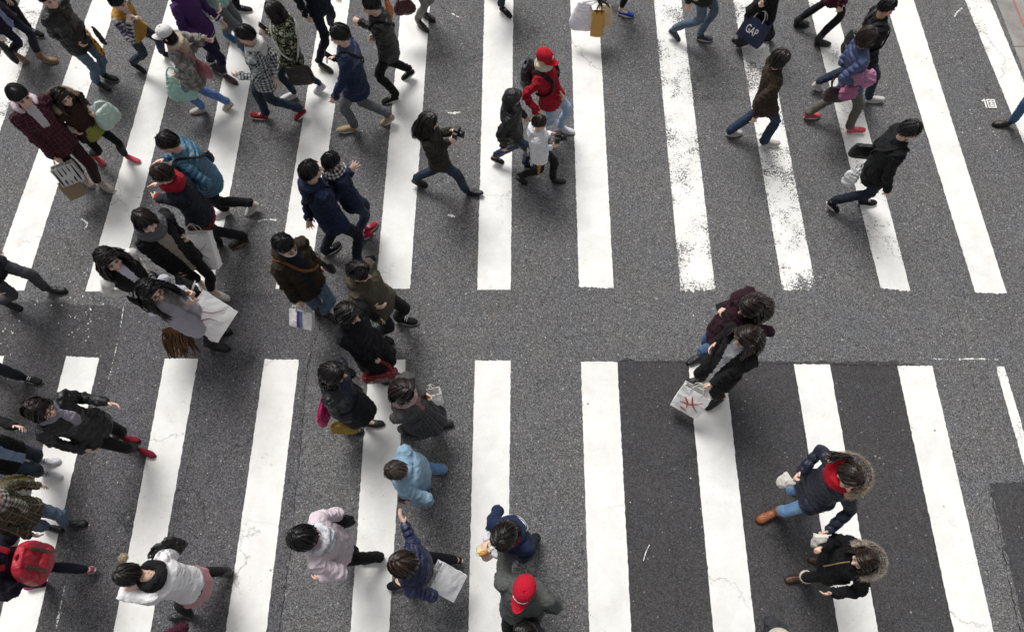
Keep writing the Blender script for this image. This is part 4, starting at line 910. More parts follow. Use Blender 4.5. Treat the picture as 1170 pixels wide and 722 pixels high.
# ------------------------------------------------------------------ bags and small things people carry
def frame(yaw, tilt, roll=0):
    """width axis, face normal, up axis of a hanging bag"""
    x = ang(yaw); y = V(x[1], -x[0], 0); c, s = math.cos(rad(tilt)), math.sin(rad(tilt)); z = UP * c + y * -s; y2 = y * c + UP * s
    c, s = math.cos(rad(roll)), math.sin(rad(roll)); return x * c + z * s, y2, z * c - x * s
def paper_bag(label, pos, yaw, tilt, w, h, d, c, roll=0, rope='#d8d4cc', strokes=(), sc='#b5544c', sw=.012, cat='shopping bag', name='shopping_bag', group='shopping bags', band=None, mat=None):
    c0 = G(*pos); x, y, z = frame(yaw, tilt, roll); m = MB(); n = 8; rows = []; rng = np.random.default_rng(int(pos[0] * 3 + pos[1]))
    nz = 9; Vv = []; ring = []
    def loop(zz, k, inset):
        P = []
        for (u0, v0), (u1, v1) in (((-1, -1), (1, -1)), ((1, -1), (1, 1)), ((1, 1), (-1, 1)), ((-1, 1), (-1, -1))):
            for q in range(n):
                t = q / n; u, v = u0 + (u1 - u0) * t, v0 + (v1 - v0) * t; g = 0
                if abs(u) == 1: g = -.28 * (1 - v * v) * k          # pinched gusset
                bul = .25 * (1 - u * u) * math.sin(math.pi * min(k, 1)) * (1 if abs(v) == 1 else 0)
                P.append(c0 + x * ((u * (1 + g * .5)) * (w / 2 - inset)) + y * (v * (1 + bul) * (d / 2 * (1 - .25 * k) - inset)) + z * zz)
        return np.array(P)
    for k in np.linspace(0, 1, nz): rows.append(loop(-h / 2 + h * k, k, 0))
    inner = [loop(-h / 2 + h * k + (.004 if k == 0 else 0), k, .004) for k in np.linspace(1, 0, nz)]
    m.loft(rows + inner); me = m.mesh(); P = getv(me); P += (np.c_[vnoise(P * 22, 1), vnoise(P * 22, 2), vnoise(P * 22, 3)] - .5) * .012; setv(me, P)
    o = obj(name, me, mat or paper(c), origin=c0 - z * h / 2, smooth=False); tag(o, label, cat, group)
    for s_ in (-1, 1):
        m = MB(); yy = y * s_ * (d / 2 * .75 + .003); m.tube([c0 + z * (h / 2 - .02) - x * w * .2 + yy, c0 + z * (h / 2 + .05) - x * w * .17 + yy * .7, c0 + z * (h / 2 + .105) + yy * .2, c0 + z * (h / 2 + .05) + x * w * .17 + yy * .7, c0 + z * (h / 2 - .02) + x * w * .2 + yy], [.0055] * 5, n=7, sub=4)
        obj('handle', m, fabric(rope), o)
    def on(u, v, s_, e=.004):
        k = v + .5; bul = .25 * (1 - (2 * u) ** 2) * math.sin(math.pi * k); return c0 + x * u * w + z * v * h + y * s_ * ((1 + bul) * d / 2 * (1 - .25 * k) + e)
    for u0, u1, bc in (band or ()):
        for s_ in (-1, 1):
            m = MB(); us = np.linspace(u0, u1, 5); vs_ = np.linspace(-.49, .49, 11); P = [on(u, v, s_, .007) for v in vs_ for u in us]; m.add(P, [(i * 5 + k, i * 5 + k + 1, i * 5 + k + 6, i * 5 + k + 5) for i in range(10) for k in range(4)]); obj('printed_band', m, paper(bc), o)
    if strokes:
        for s_ in (-1, 1):
            m = MB()
            for st in strokes:
                P = crom(np.array([on(u * s_, v, s_, .0075) for u, v in st]), 4); T = np.gradient(P, axis=0); S = np.cross(T, y); S /= np.linalg.norm(S, axis=1)[:, None] + 1e-9; ww = sw * np.interp(np.linspace(0, 1, len(P)), [0, .3, 1], [.5, 1, .35])[:, None] / 2
                k = len(P); m.add(np.r_[P - S * ww, P + S * ww], [(i, i + 1, k + i + 1, k + i) for i in range(k - 1)])
            obj('print', m, paper(sc, .6, 'ink'), o)
    return o, c0, (x, y, z), on
def soft_bag(label, pos, yaw, tilt, w, h, d, mat, roll=0, strap=.22, cat='bag', name='handbag', group='bags people carry', wr=.02, top=.55, hold=None, strapmat=None, flap=None, knot=False):
    c0 = G(*pos); x, y, z = frame(yaw, tilt, roll); m = MB(); a = np.arange(26) * 2 * math.pi / 26; rings = []
    for k in np.linspace(0, 1, 10):
        g = math.sin(math.pi * (.16 + .80 * k)) ** .45; ww = w / 2 * (g * (1 - k) + k * min(g, 1) * (top if not knot else .35)) if k > .5 else w / 2 * g; ww = w / 2 * np.interp(k, [0, .12, .35, .7, 1], [.72, .95, 1, .5 + .5 * top, top]); dd = d / 2 * np.interp(k, [0, .12, .4, .75, 1], [.6, .92, 1, .7, .22 if not knot else .3])
        cs, sn = np.cos(a), np.sin(a); rings.append(c0 + np.outer(np.sign(cs) * np.abs(cs) ** .62 * ww, x) + np.outer(np.sign(sn) * np.abs(sn) ** .62 * dd, y) + z * (k - .5) * h)
    m.loft(rings); me = remesh(m, max(.007, min(.0105, w / 26)), 2); wrinkle(me, J0, wr, 1.3, False, int(pos[0]))
    P = getv(me) - c0; attr(me, 'buv', np.c_[P @ z, P @ x, 0 * P[:, 0]]); o = obj(name, me, mat, origin=c0 - z * h / 2); tag(o, label, cat, group)
    if strap:
        hp = G(*hold) if hold else c0 + z * (h / 2 + strap); q = top * w * .42
        for s_ in (-1, 1):
            m = MB(); yy = y * s_ * d * .12; b = c0 + z * h * .42; m.tube([b - x * q + yy, b - x * q * .9 + (hp - b) * .5 + yy, hp - x * .015 + yy * .3, hp + x * .015 + yy * .3, b + x * q * .9 + (hp - b) * .5 + yy, b + x * q + yy], [.0085] * 6, n=8, sub=4, flat=.6); obj('strap', m, strapmat or mat, o)
    if flap:
        m = MB(); rings = []; 
        for k in np.linspace(.42, 1.0, 6):
            ww = w / 2 * np.interp(k, [0, .12, .35, .7, 1], [.72, .95, 1, .5 + .5 * top, top]) * 1.03; dd = d / 2 * np.interp(k, [0, .12, .4, .75, 1], [.6, .92, 1, .7, .22]) * 1.06 + .006
            cs, sn = np.cos(a), np.sin(a); rings.append(c0 + np.outer(np.sign(cs) * np.abs(cs) ** .62 * ww, x) + np.outer(np.sign(sn) * np.abs(sn) ** .62 * dd, y) + z * (k - .5) * h)
        m.loft(rings); me = remesh(m, .009, 1); obj('flap', me, flap, o)
    return o
class _J0: el = knee = wr = ank = sh = []; pel = V(0, 0, 0); spine = [V(0, 0, 0)] * 3; s = 1
J0 = _J0()
def drape(j, P, th, sub=6, off=.012):
    """lay a strap on the outside of the clothed trunk"""
    s = j.s; m = MB(); torso(m, j, th * .72 + .004, lo=-.11, hi=.52, hem=[(-.3, .18, .15, 0), (-.14, .172, .135, 0)]); m.tube([j.sh[0], j.spine[5] + j.u * .035 * s, j.sh[1]], [.052 * s + th * .5, .062 * s + th * .45, .052 * s + th * .5], n=12, sub=3); m.tube([j.neck - j.u * .05 * s, j.neck + j.u * .012 * s], [.082 * s, .070 * s], n=14, sub=1)
    bv = BVHTree.FromPolygons(np.concatenate(m.v).tolist(), m.f); out = []; L = j.neck - j.pel
    for p in crom(np.asarray(P), sub):
        t = min(max(((p - j.pel) @ L) / (L @ L), -.2), 1.1); d = p - (j.pel + L * min(t, .80)); d = nrm(d)
        o_ = p + d * .35; h = bv.ray_cast(Vector(o_), Vector(-d), .6)
        out.append(np.array(h[0]) + d * off if h[0] is not None else p)
    out = np.array(out)
    for _ in range(2): out[1:-1] = .25 * out[:-2] + .5 * out[1:-1] + .25 * out[2:]
    return out
def crossbody(key, label, side, mat, w=.26, h=.24, d=.09, at='hip', strapc='#1c1a1a', group='shoulder bags', th=.03, fwd=.0, name='shoulder_bag', drop=0.0):
    """bag hanging at one hip with its strap across the body to the other shoulder (side +1 hangs on the right)"""
    j, root = PEOPLE[key]; s = j.s
    def pt(u, v, t): q = min(max(t / .54, 0), 1); return j.pel + (j.neck - j.pel) * q + j.sr * u * s + j.fw * v * s
    e = .012 + th; hip = pt(side * (.185 + e), fwd, .02 - drop)
    path = [pt(side * (.17 + e), .05 + fwd, .06), pt(side * .09, .118 + e, .22), pt(-side * .04, .118 + e, .38), pt(-side * .095, .03, .525 + e * .6), pt(-side * .09, -.075 - e, .45), pt(-side * .0, -.118 - e, .34), pt(side * .10, -.115 - e, .18), pt(side * (.17 + e), -.06 + fwd, .06)]
    x = nrm(j.f); y = j.r * side; z = UP; c0 = hip - z * h * .45 + y * d * .4; m = MB(); a = np.arange(24) * 2 * math.pi / 24; rings = []
    for k in np.linspace(0, 1, 8):
        ww = w / 2 * np.interp(k, [0, .15, .5, 1], [.75, .98, 1, .9]); dd = d / 2 * np.interp(k, [0, .2, .6, 1], [.7, 1, .95, .55]); cs, sn = np.cos(a), np.sin(a)
        rings.append(c0 + np.outer(np.sign(cs) * np.abs(cs) ** .55 * ww, x) + np.outer(np.sign(sn) * np.abs(sn) ** .6 * dd, y) + z * (k - .5) * h)
    m.loft(rings); me = remesh(m, .0095, 2); wrinkle(me, J0, .012, 1.2, False, 3); o = obj(name, me, mat, origin=c0 - z * h / 2); tag(o, label, 'bag', group)
    P_ = drape(j, path, th); m = MB(); m.tube(P_, [.017] * len(P_), n=8, sub=1, flat=.35, ref=j.u, round_=False); obj('strap', m, fabric(strapc), o); return o
def backpack(key, label, mat, w=.30, h=.42, d=.16, strapm=None, group='rucksacks', pocket=None, th=.03, low=.0, bucklem=None):
    j, root = PEOPLE[key]; s = j.s; z = j.u; x = j.sr; y = -j.fw; c0 = j.pel + (j.neck - j.pel) * (.56 - low) + y * (.125 * s + th + d / 2); a = np.arange(26) * 2 * math.pi / 26; m = MB(); rings = []
    for k in np.linspace(0, 1, 10):
        ww = w / 2 * np.interp(k, [0, .12, .6, .88, 1], [.82, 1, .97, .8, .5]); dd = d / 2 * np.interp(k, [0, .12, .45, .85, 1], [.75, 1, .95, .62, .3]); cs, sn = np.cos(a), np.sin(a)
        rings.append(c0 + np.outer(np.sign(cs) * np.abs(cs) ** .6 * ww, x) + np.outer(np.sign(sn) * np.abs(sn) ** .65 * dd, y) + z * (k - .5) * h)
    m.loft(rings); me = remesh(m, .011, 2); wrinkle(me, J0, .016, 1.0, False, 5); o = obj('backpack', me, mat, origin=c0 - z * h / 2); tag(o, label, 'backpack', group)
    m = MB(); m.ell(c0 + y * d * .42 - z * h * .18, x, y, z, (w * .38, d * .28, h * .24), 20, 12); me = remesh(m, .011, 2); wrinkle(me, J0, .01, 1, False, 6); obj('pocket', me, pocket or mat, o)
    sm = strapm or mat
    for q in (-1, 1):
        m = MB(); p = lambda u, v, t: j.pel + (j.neck - j.pel) * (t / .54) + x * u * s * q - y * v * s
        e = th; P_ = drape(j, [p(.075, -.12 - e, .47), p(.10, -.03, .515 + e * .9), p(.115, .075 + e, .44), p(.125, .118 + e, .33), p(.15, .07 + e, .2), p(.13, -.11 - e, .12)], th); m.tube(P_, [.027] * len(P_), n=8, sub=1, flat=.35, ref=x, round_=False); obj('shoulder_strap', m, sm, o)
    m = MB(); m.tube([c0 + z * h * .47 - x * .03, c0 + z * h * .56, c0 + z * h * .47 + x * .03], [.010] * 3, n=8, sub=4); obj('top_handle', m, sm, o)
    if bucklem:
        for q in (-1, 1):
            m = MB(); m.tube([c0 + x * q * w * .22 + z * h * .40 + y * d * .36, c0 + x * q * w * .22 + z * h * .15 + y * d * .56, c0 + x * q * w * .22 - z * h * .12 + y * d * .62], [.018] * 3, n=8, sub=4, flat=.4, ref=x); obj('buckle_strap', m, bucklem, o)
    return o
def phone(label, pos, d, up, c='#0b0b0c', w=.078, h=.155, cat='phone', name='phone', group='phones'):
    c0 = G(*pos); y = nrm(np.asarray(up, float)); x = nrm(np.asarray(d, float)); x = nrm(x - y * (x @ y)); n = np.cross(x, y); m = MB()
    a = np.linspace(0, 2 * math.pi, 28, endpoint=False); cs, sn = np.cos(a), np.sin(a); R_ = np.outer(np.sign(cs) * np.abs(cs) ** .3 * w / 2, x) + np.outer(np.sign(sn) * np.abs(sn) ** .3 * h / 2, y)
    m.loft([c0 + R_ * .96 - n * .005, c0 + R_ - n * .003, c0 + R_ + n * .003, c0 + R_ * .96 + n * .005]); o = obj(name, m, plain(c, .25, 0, 'phone_case'), origin=c0, smooth=False); tag(o, label, cat, group)
    m = MB(); m.loft([c0 + R_ * .88 + n * .0052, c0 + R_ * .88 + n * .0062]); obj('screen', m, plain('#16181c', .08, 0, 'screen_glass'), o, smooth=False); return o
def camera_body(label, pos, look, c='#121212'):
    c0 = G(*pos); y = nrm(np.asarray(look, float)); x = nrm(np.cross(y, UP)); z = np.cross(x, y); m = MB(); m.box(c0, x, y, z, (.066, .030, .044)); m.box(c0 + z * .052, x, y, z, (.026, .030, .016)); m.box(c0 - x * .052 + y * .020, x, y, z, (.018, .022, .042)); me = remesh(m, .006, 2); o = obj('camera', me, plain(c, .45, 0, 'black_plastic'), origin=c0); tag(o, label, 'camera')
    m = MB(); m.tube([c0 + y * .02, c0 + y * .10], [.036, .038], n=20, sub=2, round_=False); l = obj('lens', m, plain('#0e0e0f', .35, 0, 'lens_barrel'), o); m = MB(); m.tube([c0 + y * .098, c0 + y * .104], [.030, .029], n=20, sub=2, round_=False); obj('front_glass', m, plain('#8e98a6', .05, 0, 'glass_front'), l)
    m = MB(); m.tube([c0 - x * .02 + z * .052, c0 - x * .02 + z * .056], [.012, .012], n=12, sub=1); obj('dial', m, plain('#777777', .3, .5, 'dial_metal'), o); return o
def snack(label, pos, yaw, tilt, w=.13, h=.16, c='#d9d7cf', name='paper_pouch', cat='snack bag', food=None):
    c0 = G(*pos); x, y, z = frame(yaw, tilt); m = MB(); a = np.arange(20) * 2 * math.pi / 20; rings = []
    for k in np.linspace(0, 1, 8):
        ww = w / 2 * np.interp(k, [0, .2, .8, 1], [.55, .8, 1, 1.05]); dd = np.interp(k, [0, .3, .8, 1], [.010, .028, .030, .022]); cs, sn = np.cos(a), np.sin(a); rings.append(c0 + np.outer(np.sign(cs) * np.abs(cs) ** .7 * ww, x) + np.outer(sn * dd, y) + z * ((k - .5) * h + .008 * np.sin(a * 3 + 1)[:, None] * (k == 1)))
    m.loft(rings); me = m.mesh(); P = getv(me); P += (np.c_[vnoise(P * 40, 1), vnoise(P * 40, 2), vnoise(P * 40, 3)] - .5) * .018; setv(me, P); o = obj(name, me, paper(c), origin=c0, smooth=False); tag(o, label, cat)
    if food: m = MB(); m.ell(c0 + z * h * .5, x, y, z, (w * .34, .024, .03), 14, 9); obj('food', m, plain(food, .6, 0, 'fried_food'), o)
    return o
# ------------------------------------------------------------------ everyone on the crossing (pixel positions of heads, shoes and hands)
F = fabric
BLK, NAVY, JEAN = F('#17181a'), F('#1c2233'), F('#3c5066', 'denim', '#5b7288', '#8fa0b0')
DJEAN, LJEAN, GJEAN = F('#1f2834', 'denim', '#2b3644', '#445264'), F('#7b98b8', 'denim', '#a3bad0', '#d8e0e8'), F('#4c4e52', 'denim', '#63666a', '#8a8c90')
LEATH = F('#141415', 'leather')
WSOLE, BSOLE, TSOLE = plain('#e2e0dc', .6, 0, 'rubber'), plain('#181818', .7, 0, 'rubber'), plain('#a98d6c', .7, 0, 'rubber')
def jk(mat, **k): return dict(mat=mat, **k)
def lg(mat, **k): return dict(mat=mat, **k)
def sh(c='#1d1d1f', sole=None, kind='shoe', ck='leather', **k): return dict(mat=F(c, ck), sole=sole or BSOLE, kind=kind, **k)
SN = lambda c, lace='#d8d8d8', sole=None: sh(c, sole or WSOLE, 'shoe', 'plain', lace=lace)
SK1, SK2, SK3 = '#e2bda6', '#d4a88c', '#c9987c'

# --- far left corner, most of them walking towards the right
person('corner_lav', 'person in dark open jacket over lavender shirt with tan ankle boots at far left corner', f=-12, feet=[(22, 67), (54, 68)], top=jk(F('#221d2b'), inner=F('#8b90b4'), open=.07, hem=-.20), legs=lg(F('#202330'), kind='leggings'), shoes=sh('#8a6c52', TSOLE, 'boot', shaft=.2))
person('corner_black', 'person in black with lavender cuff and black white-soled sneaker at left end of frame top', f=-15, feet=[(40, 37), (13, 28)], hands={'R': (22, 8, .95)}, top=jk(F('#19181c'), cuff=F('#b7b4cf'), hemband=False), legs=lg(F('#17171a')), shoes=SN('#18181a'))
person('jack_man', 'man in black jacket and blue jeans carrying a yellow patterned bag', sex='m', f=-22, head=(55, -1), hd=-35, hp=-5, feet=[(117, 98), (124, 88)], hands={'R': (91, 52, .82), 'L': (100, 38, .85, 'grip')}, hair=dict(part=True), top=jk(F('#17181a', 'nylon'), zip='#2a2a2a'), legs=lg(JEAN), shoes=SN('#232426', '#7a7a7a', plain('#8f9092', .6, 0, 'rubber')))
person('vest_boy', 'boy in mustard vest over plaid shirt with both hands at his mouth', sex='m', f=-12, hp=-8, head=(136, 4), feet=[(157, 78), (193, 63)], hands={'L': (153, 22, 1.18, 'hold'), 'R': (149, 24, 1.18, 'hold')}, hair=dict(bang=74), top=jk(F('#bd8f42'), smat=F('#2b2439', 'plaid', '#dcd8d8', '#453a5c', 2.0), inner=F('#cfcad0', 'plaid', '#dcd8d8', '#453a5c', 2.0), open=.02, inlo=.34, kind='vest', wr=.015), legs=lg(F('#262c36', 'denim', '#333b47', '#4b5665')), shoes=SN('#222326', '#333', ) if False else sh('#222326', WSOLE, 'shoe', 'plain'))
person('white_cap', 'woman in white cap and grey plaid coat with tan hood carrying mint and pink bags', f=183, head=(190, 40), feet=[(227, 126), (263, 123)], hands={'L': (203, 91, .88, 'grip'), 'R': (222, 66, .95)}, hat=('cap', '#e3e1de', '#77706a', 'x'), hair=dict(style='bob'), top=jk(F('#77736f', 'plaid', '#9b9792', '#5a5653'), hood='down', hoodmat=F('#b5a590'), hem=-.22, thick=.026), legs=lg(F('#4266a2', 'denim', '#6486bd', '#93acd2')), shoes=sh('#c9c3bb', TSOLE, 'shoe', 'plain'))
person('purple', 'person in purple hooded jacket with striped cuff and maroon boots', f=-25, feet=[(262, 90), (247, 76)], hands={'R': (237, 48, .95)}, top=jk(F('#4a2c63'), cuff=F('#2a1c3c', 'stripe', '#e6e2ea'), hood='down', hem=-.16), legs=lg(F('#221c35'), cuff=F('#d9d6d2')), shoes=sh('#3d2022', BSOLE, 'boot', shaft=.2))
person('mint', 'person in pale mint top and grey trousers with bright blue shoe', f=-22, feet=[(282, 58), (262, 44)], hands={'L': (252, 17, .98)}, top=jk(F('#a9c9bd'), hem=-.1), legs=lg(F('#6d6e72')), shoes=sh('#2c6da0', F('#6f7a4c') and plain('#77744f', .7, 0, 'rubber'), 'shoe', 'plain'))
person('black_top', 'person in black trousers and dark sneakers with pale soles behind the mint top', f=-10, feet=[(277, 10), (256, 16)], top=jk(BLK), legs=lg(BLK), shoes=SN('#2a2a2e'))
person('plaid_man', 'young man in black and white checked hooded shirt with red sneakers', sex='m', f=184, head=(281, 41), feet=[(297, 133), (346, 132)], hands={'L': (270, 88, .98), 'R': (318, 92, .85)}, hair=dict(vol=1.04, mess=1.3, n=620), top=jk(F('#17181b', 'plaid', '#c9cbcb', '#55585c', 2.2), hood='down', hoodmat=F('#d4d2ce'), kind='shirt', hem=-.15), legs=lg(DJEAN), shoes=SN('#8f1f2c'))
person('camo', 'long haired person in camouflage jacket and glasses holding a phone', f=186, head=(314, 14), feet=[(368, 103), (331, 110)], hands={'L': (303, 34, 1.15, 'hold')}, hair=dict(style='bob', len=.12), glasses=True, top=jk(F('#3e4634', 'camo', '#1d2119', '#b5b69a'), hood='down', hem=-.2, thick=.026), legs=lg(F('#1c2536', 'denim', '#28344a', '#3c4a63'), kind='leggings'), shoes=SN('#d9d7dd'))
person('navy_legs', 'person in dark navy trousers with brown soled shoes stepping in from the top', f=-25, feet=[(384, 31), (371, 77)], top=jk(F('#1d2130')), legs=lg(F('#191d29')), shoes=sh('#2b2522', TSOLE))
person('navy_phone', 'man in navy jacket and grey jeans walking left with a phone in hand', sex='m', f=186, head=(388, 41), feet=[(397, 148), (446, 139)], hands={'L': (378, 122, .78), 'R': (377, 68, 1.12, 'hold')}, hair=dict(bang=70), top=jk(F('#232e49'), yoke=F('#343f5e', 'nylon'), hem=-.18), legs=lg(GJEAN), shoes=sh('#b39c7d', WSOLE, 'shoe', 'plain'))
person('leather_man', 'man in shiny black leather jacket and black trousers walking left', sex='m', f=192, head=(424, 7), feet=[(447, 113), (469, 87)], hands={'L': (408, 22, 1.15, 'hold')}, hair=dict(bang=70), top=jk(F('#121213', 'leather'), thick=.024), legs=lg(F('#151516')), shoes=SN('#1c1c1d', '#bcc5a6'))
person('grey_tights', 'person in grey leggings and black ankle boots at top of frame with maroon bag', f=-40, feet=[(482, 29), (488, 18)], hands={'L': (463, -4, .8, 'grip')}, top=jk(F('#44618a')), legs=lg(F('#8a8783'), kind='leggings'), shoes=sh('#161616', BSOLE, 'boot', shaft=.18))
person('one_shoe', 'person mostly out of frame with one black white-rimmed shoe on top stripe', f=-38, feet=[(577, 13), (557, -12)], top=jk(BLK), legs=lg(DJEAN), shoes=SN('#262628'))
person('bag_carrier', 'person in black with bright blue shoes carrying three paper bags', f=-8, feet=[(714, 15), (684, -4)], hands={'R': (680, 2, .72, 'grip'), 'L': (690, -6, .72, 'grip')}, top=jk(NAVY), legs=lg(F('#18181b'), kind='leggings', end=.86), shoes=sh('#1f4fae', WSOLE, 'flat', 'plain'))
person('jeans_top', 'person in washed blue jeans and grey sneakers with clasped hands at top', sex='m', f=-14, feet=[(768, 41), (804, 43)], hands={'L': (789, 5, .95, 'hold'), 'R': (782, 6, .95, 'hold')}, top=jk(F('#262b24')), legs=lg(F('#3a4758', 'denim', '#586a7d', '#8b9aa9')), shoes=SN('#4a4a58'))
person('black_coat', 'person in long black coat and black boots carrying a navy lettered bag', f=175, feet=[(848, 44), (874, 43)], hands={'L': (872, 8, .8, 'grip')}, top=jk(F('#151516'), kind='coat', hem=-.42, flare=.18, thick=.026), legs=lg(BLK, kind='leggings'), shoes=sh('#1a1a1a', BSOLE, 'boot'))
person('maroon_coat', 'person in maroon coat and black trousers striding right at top', f=2, feet=[(915, 27), (939, 49)], top=jk(F('#481a2b'), hem=-.22, flare=.12), legs=lg(F('#1a1c20'), kind='leggings'), shoes=sh('#18181a', BSOLE, 'boot', shaft=.2))
person('pale_man', 'man in black jacket with pale sneakers behind the woman in the blue jacket', sex='m', f=4, head=(1013, 9), feet=[(931, 101), (999, 114)], lean=-.02, hair=dict(style='crop'), skin=SK2, top=jk(F('#1c1c1f')), legs=lg(F('#1e2634', 'denim', '#2b3648', '#43526a')), shoes=SN('#c9c7c4'))
person('blue_jacket', 'woman in blue puffer jacket and khaki trousers with coral shoes carrying pink clothing', f=2, head=(990, 43), hd=8, feet=[(927, 132), (977, 149)], lean=-.02, hands={'L': (988, 84, 1.02, 'hold'), 'R': (973, 100, .9, 'hold')}, hair=dict(style='bob', len=.08, c='#2a201c'), top=jk(F('#414f78', 'puffer', scale=.06), quilt=(.005, .06), thick=.028), legs=lg(F('#69655c')), shoes=sh('#d8596a', WSOLE, 'shoe', 'plain', lace='#e8b0b0'))
person('mask_woman', 'woman in brown jacket and flared jeans wearing a white face mask', f=3, head=(891, 68), feet=[(838, 152), (880, 164)], hands={'R': (859, 138, .78)}, mask=True, hair=dict(style='bob', len=.07, c='#211a17'), top=jk(F('#3b3025'), hem=-.2, collar=True), legs=lg(F('#1e2b40', 'denim', '#2c3d57', '#4a5f7d'), cuffw=1.25), shoes=sh('#c5c1ba', WSOLE, 'shoe', 'plain'))
person('black_stride', 'man in black jacket and mask striding right alone with black shoulder bag', sex='m', f=-7, head=(1039, 150), feet=[(948, 236), (990, 231)], hands={'R': (1013, 221, .78), 'L': (1012, 190, .85)}, mask=True, hair=dict(vol=1.05, mess=1.5, n=620), top=jk(F('#1b1c1e'), hem=-.18, thick=.028), legs=lg(F('#171b24', 'denim', '#212734', '#323c4e')), shoes=SN('#1b1c1e'))
person('right_edge', 'person at right edge in blue jeans and brown boots, mostly out of frame', sex='m', f=184, feet=[(1147, 141), (1196, 150)], top=jk(F('#2a2c30')), legs=lg(F('#2d5079', 'denim', '#45698f', '#7393b5')), shoes=sh('#2c2321', BSOLE, 'boot'))
# --- middle of the far block
person('photographer', 'long haired woman in dark olive jacket striding right with a black camera', f=-2, head=(490, 140), feet=[(477, 210), (541, 220)], hands={'R': (517, 159, 1.16, 'hold'), 'L': (519, 150, 1.16, 'hold')}, hair=dict(style='long', len=.20, c='#1c1613', wind=V(-.015, 0, .0)), top=jk(F('#33302a'), hem=-.17), legs=lg(DJEAN), shoes=sh('#1b1c20'))
person('red_cap', 'man in red cap and red jacket with pale jeans and black backpack', sex='m', f=-22, head=(622, 67), feet=[(646, 148), (618, 152)], hands={'R': (612, 134, .85), 'L': (640, 110, .9)}, hat=('cap', '#b3172a', '#e8ded8', 'letter'), hair=dict(style='crop'), skin=SK2, top=jk(F('#9c1427'), hem=-.16, thick=.026), scarf=dict(mat=F('#d3c8b4'), tails=0, big=.9), legs=lg(LJEAN), shoes=SN('#d5d6d8'))
person('hood_kid', 'child in black jacket with hood up and navy trousers behind red jacketed man', sex='m', f=-4, s=.88, head=(586, 112), feet=[(566, 184), (606, 190)], hair=dict(style='none'), top=jk(F('#1a1b1d', 'nylon'), hood='up', thick=.026), legs=lg(F('#1b2748', 'nylon'), stripe=F('#dddddd')), shoes=SN('#22252b'))
person('white_hoodie', 'child in white hoodie and black trousers walking right in dark shoes', sex='m', f=-4, s=.80, head=(617, 141), feet=[(594, 206), (637, 206)], hands={'L': (634, 154, .95), 'R': (634, 166, .85)}, hair=dict(bang=72), top=jk(F('#f0f0f3'), hood='down', kind='hoodie', wr=.013), legs=lg(BLK, stripe=F('#c18a3c')), shoes=sh('#1f1b1a', BSOLE))
# --- left cluster
person('plaid_left', 'young man in dark red plaid jacket and maroon trousers holding a striped bag', sex='m', f=-38, head=(24, 111), hp=-4, feet=[(98, 205), (119, 212)], hands={'R': (66, 185, .80, 'grip')}, hair=dict(vol=1.05, mess=1.3, bang=72), top=jk(F('#191a20', 'plaid', '#3d2530', '#8a3a48', 1.7), hood='down', hoodmat=F('#cdbfc6'), inner=F('#cfc9cc'), open=.03, inlo=.30), legs=lg(F('#3a1f22')), shoes=SN('#b9aa9c'))
person('brown_fur', 'woman in brown coat with fur hood, black leggings and pink shoes', f=-28, head=(72, 112), hp=-4, feet=[(111, 182), (150, 181)], hands={'L': (107, 130, .98, 'grip'), 'R': (82, 152, .85)}, hair=dict(style='long', c='#1f1512'), top=jk(F('#3a2620'), hood='down', fur='#8d7660', hem=-.16, cuff=F('#d6ccc4'), hemband=False, thick=.03), legs=lg(BLK, kind='leggings', skirt=dict(mat=F('#9a9c4c'), len=.13, flare=.01)), shoes=sh('#d25867', WSOLE, 'shoe', 'plain'))
person('blue_puffer', 'man in teal blue quilted jacket with arm round his dark haired friend', sex='m', f=200, head=(192, 164), feet=[(291, 239), (253, 244)], hands={'L': (201, 214, 1.2, 'flat'), 'R': (182, 184, 1.15, 'flat')}, hair=dict(mess=1.3, bang=74), top=jk(F('#3e6c88', 'puffer', scale=.062), thick=.034, quilt=(.013, .062), hem=-.15, collar=True), legs=lg(F('#16171a')), shoes=SN('#c9c8c4'))
person('friend', 'dark haired friend in navy jacket and red scarf beside man in teal jacket', sex='m', f=196, head=(186, 201), feet=[(274, 276), (245, 281)], hands={'L': (173, 224, 1.05, 'flat'), 'R': (178, 208, 1.1, 'flat')}, hair=dict(mess=1.2), scarf=dict(mat=F('#a01c2c'), tails=0), top=jk(F('#1d212c'), hem=-.18, cuff=F('#7a1b26')), legs=lg(F('#15161a')), shoes=sh('#1d1b1c', TSOLE))
person('grey_scarf', 'smiling woman in black coat and thick grey scarf with white shopping bag', f=-32, head=(167, 254), hd=-50, hp=4, feet=[(250, 336), (232, 325)], hands={'L': (209, 269, 1.0, 'grip'), 'R': (203, 312, .8)}, hair=dict(style='bob', len=.12, bang=78, nopart=True), scarf=dict(mat=F('#5c5c5f'), tails=0, big=1.25), top=jk(F('#17171a'), inner=F('#9c948a'), open=.045, zip=None, hem=-.18, thick=.026), legs=lg(F('#17171a'), kind='leggings'), shoes=sh('#d8d4ce', WSOLE, 'flat', 'plain'))
person('varsity', 'long haired woman in black varsity jacket with white leather sleeves', f=-28, head=(125, 297), hd=-38, hp=-2, feet=[(198, 352), (212, 372)], elbow={'R': (132, 336, 1.05)}, hands={'R': (163, 334, 1.0, 'hold'), 'L': (176, 325, .95)}, hair=dict(style='long', len=.26), top=jk(F('#191a1c'), smat=F('#eeece6', 'nylon'), wr=.011, cuff=F('#1d1d1f', 'stripe', '#cfcfcf'), inner=F('#dddbe4'), open=.025, inlo=.2, thick=.024), legs=lg(BLK, kind='leggings'), shoes=sh('#1b1b1b'))
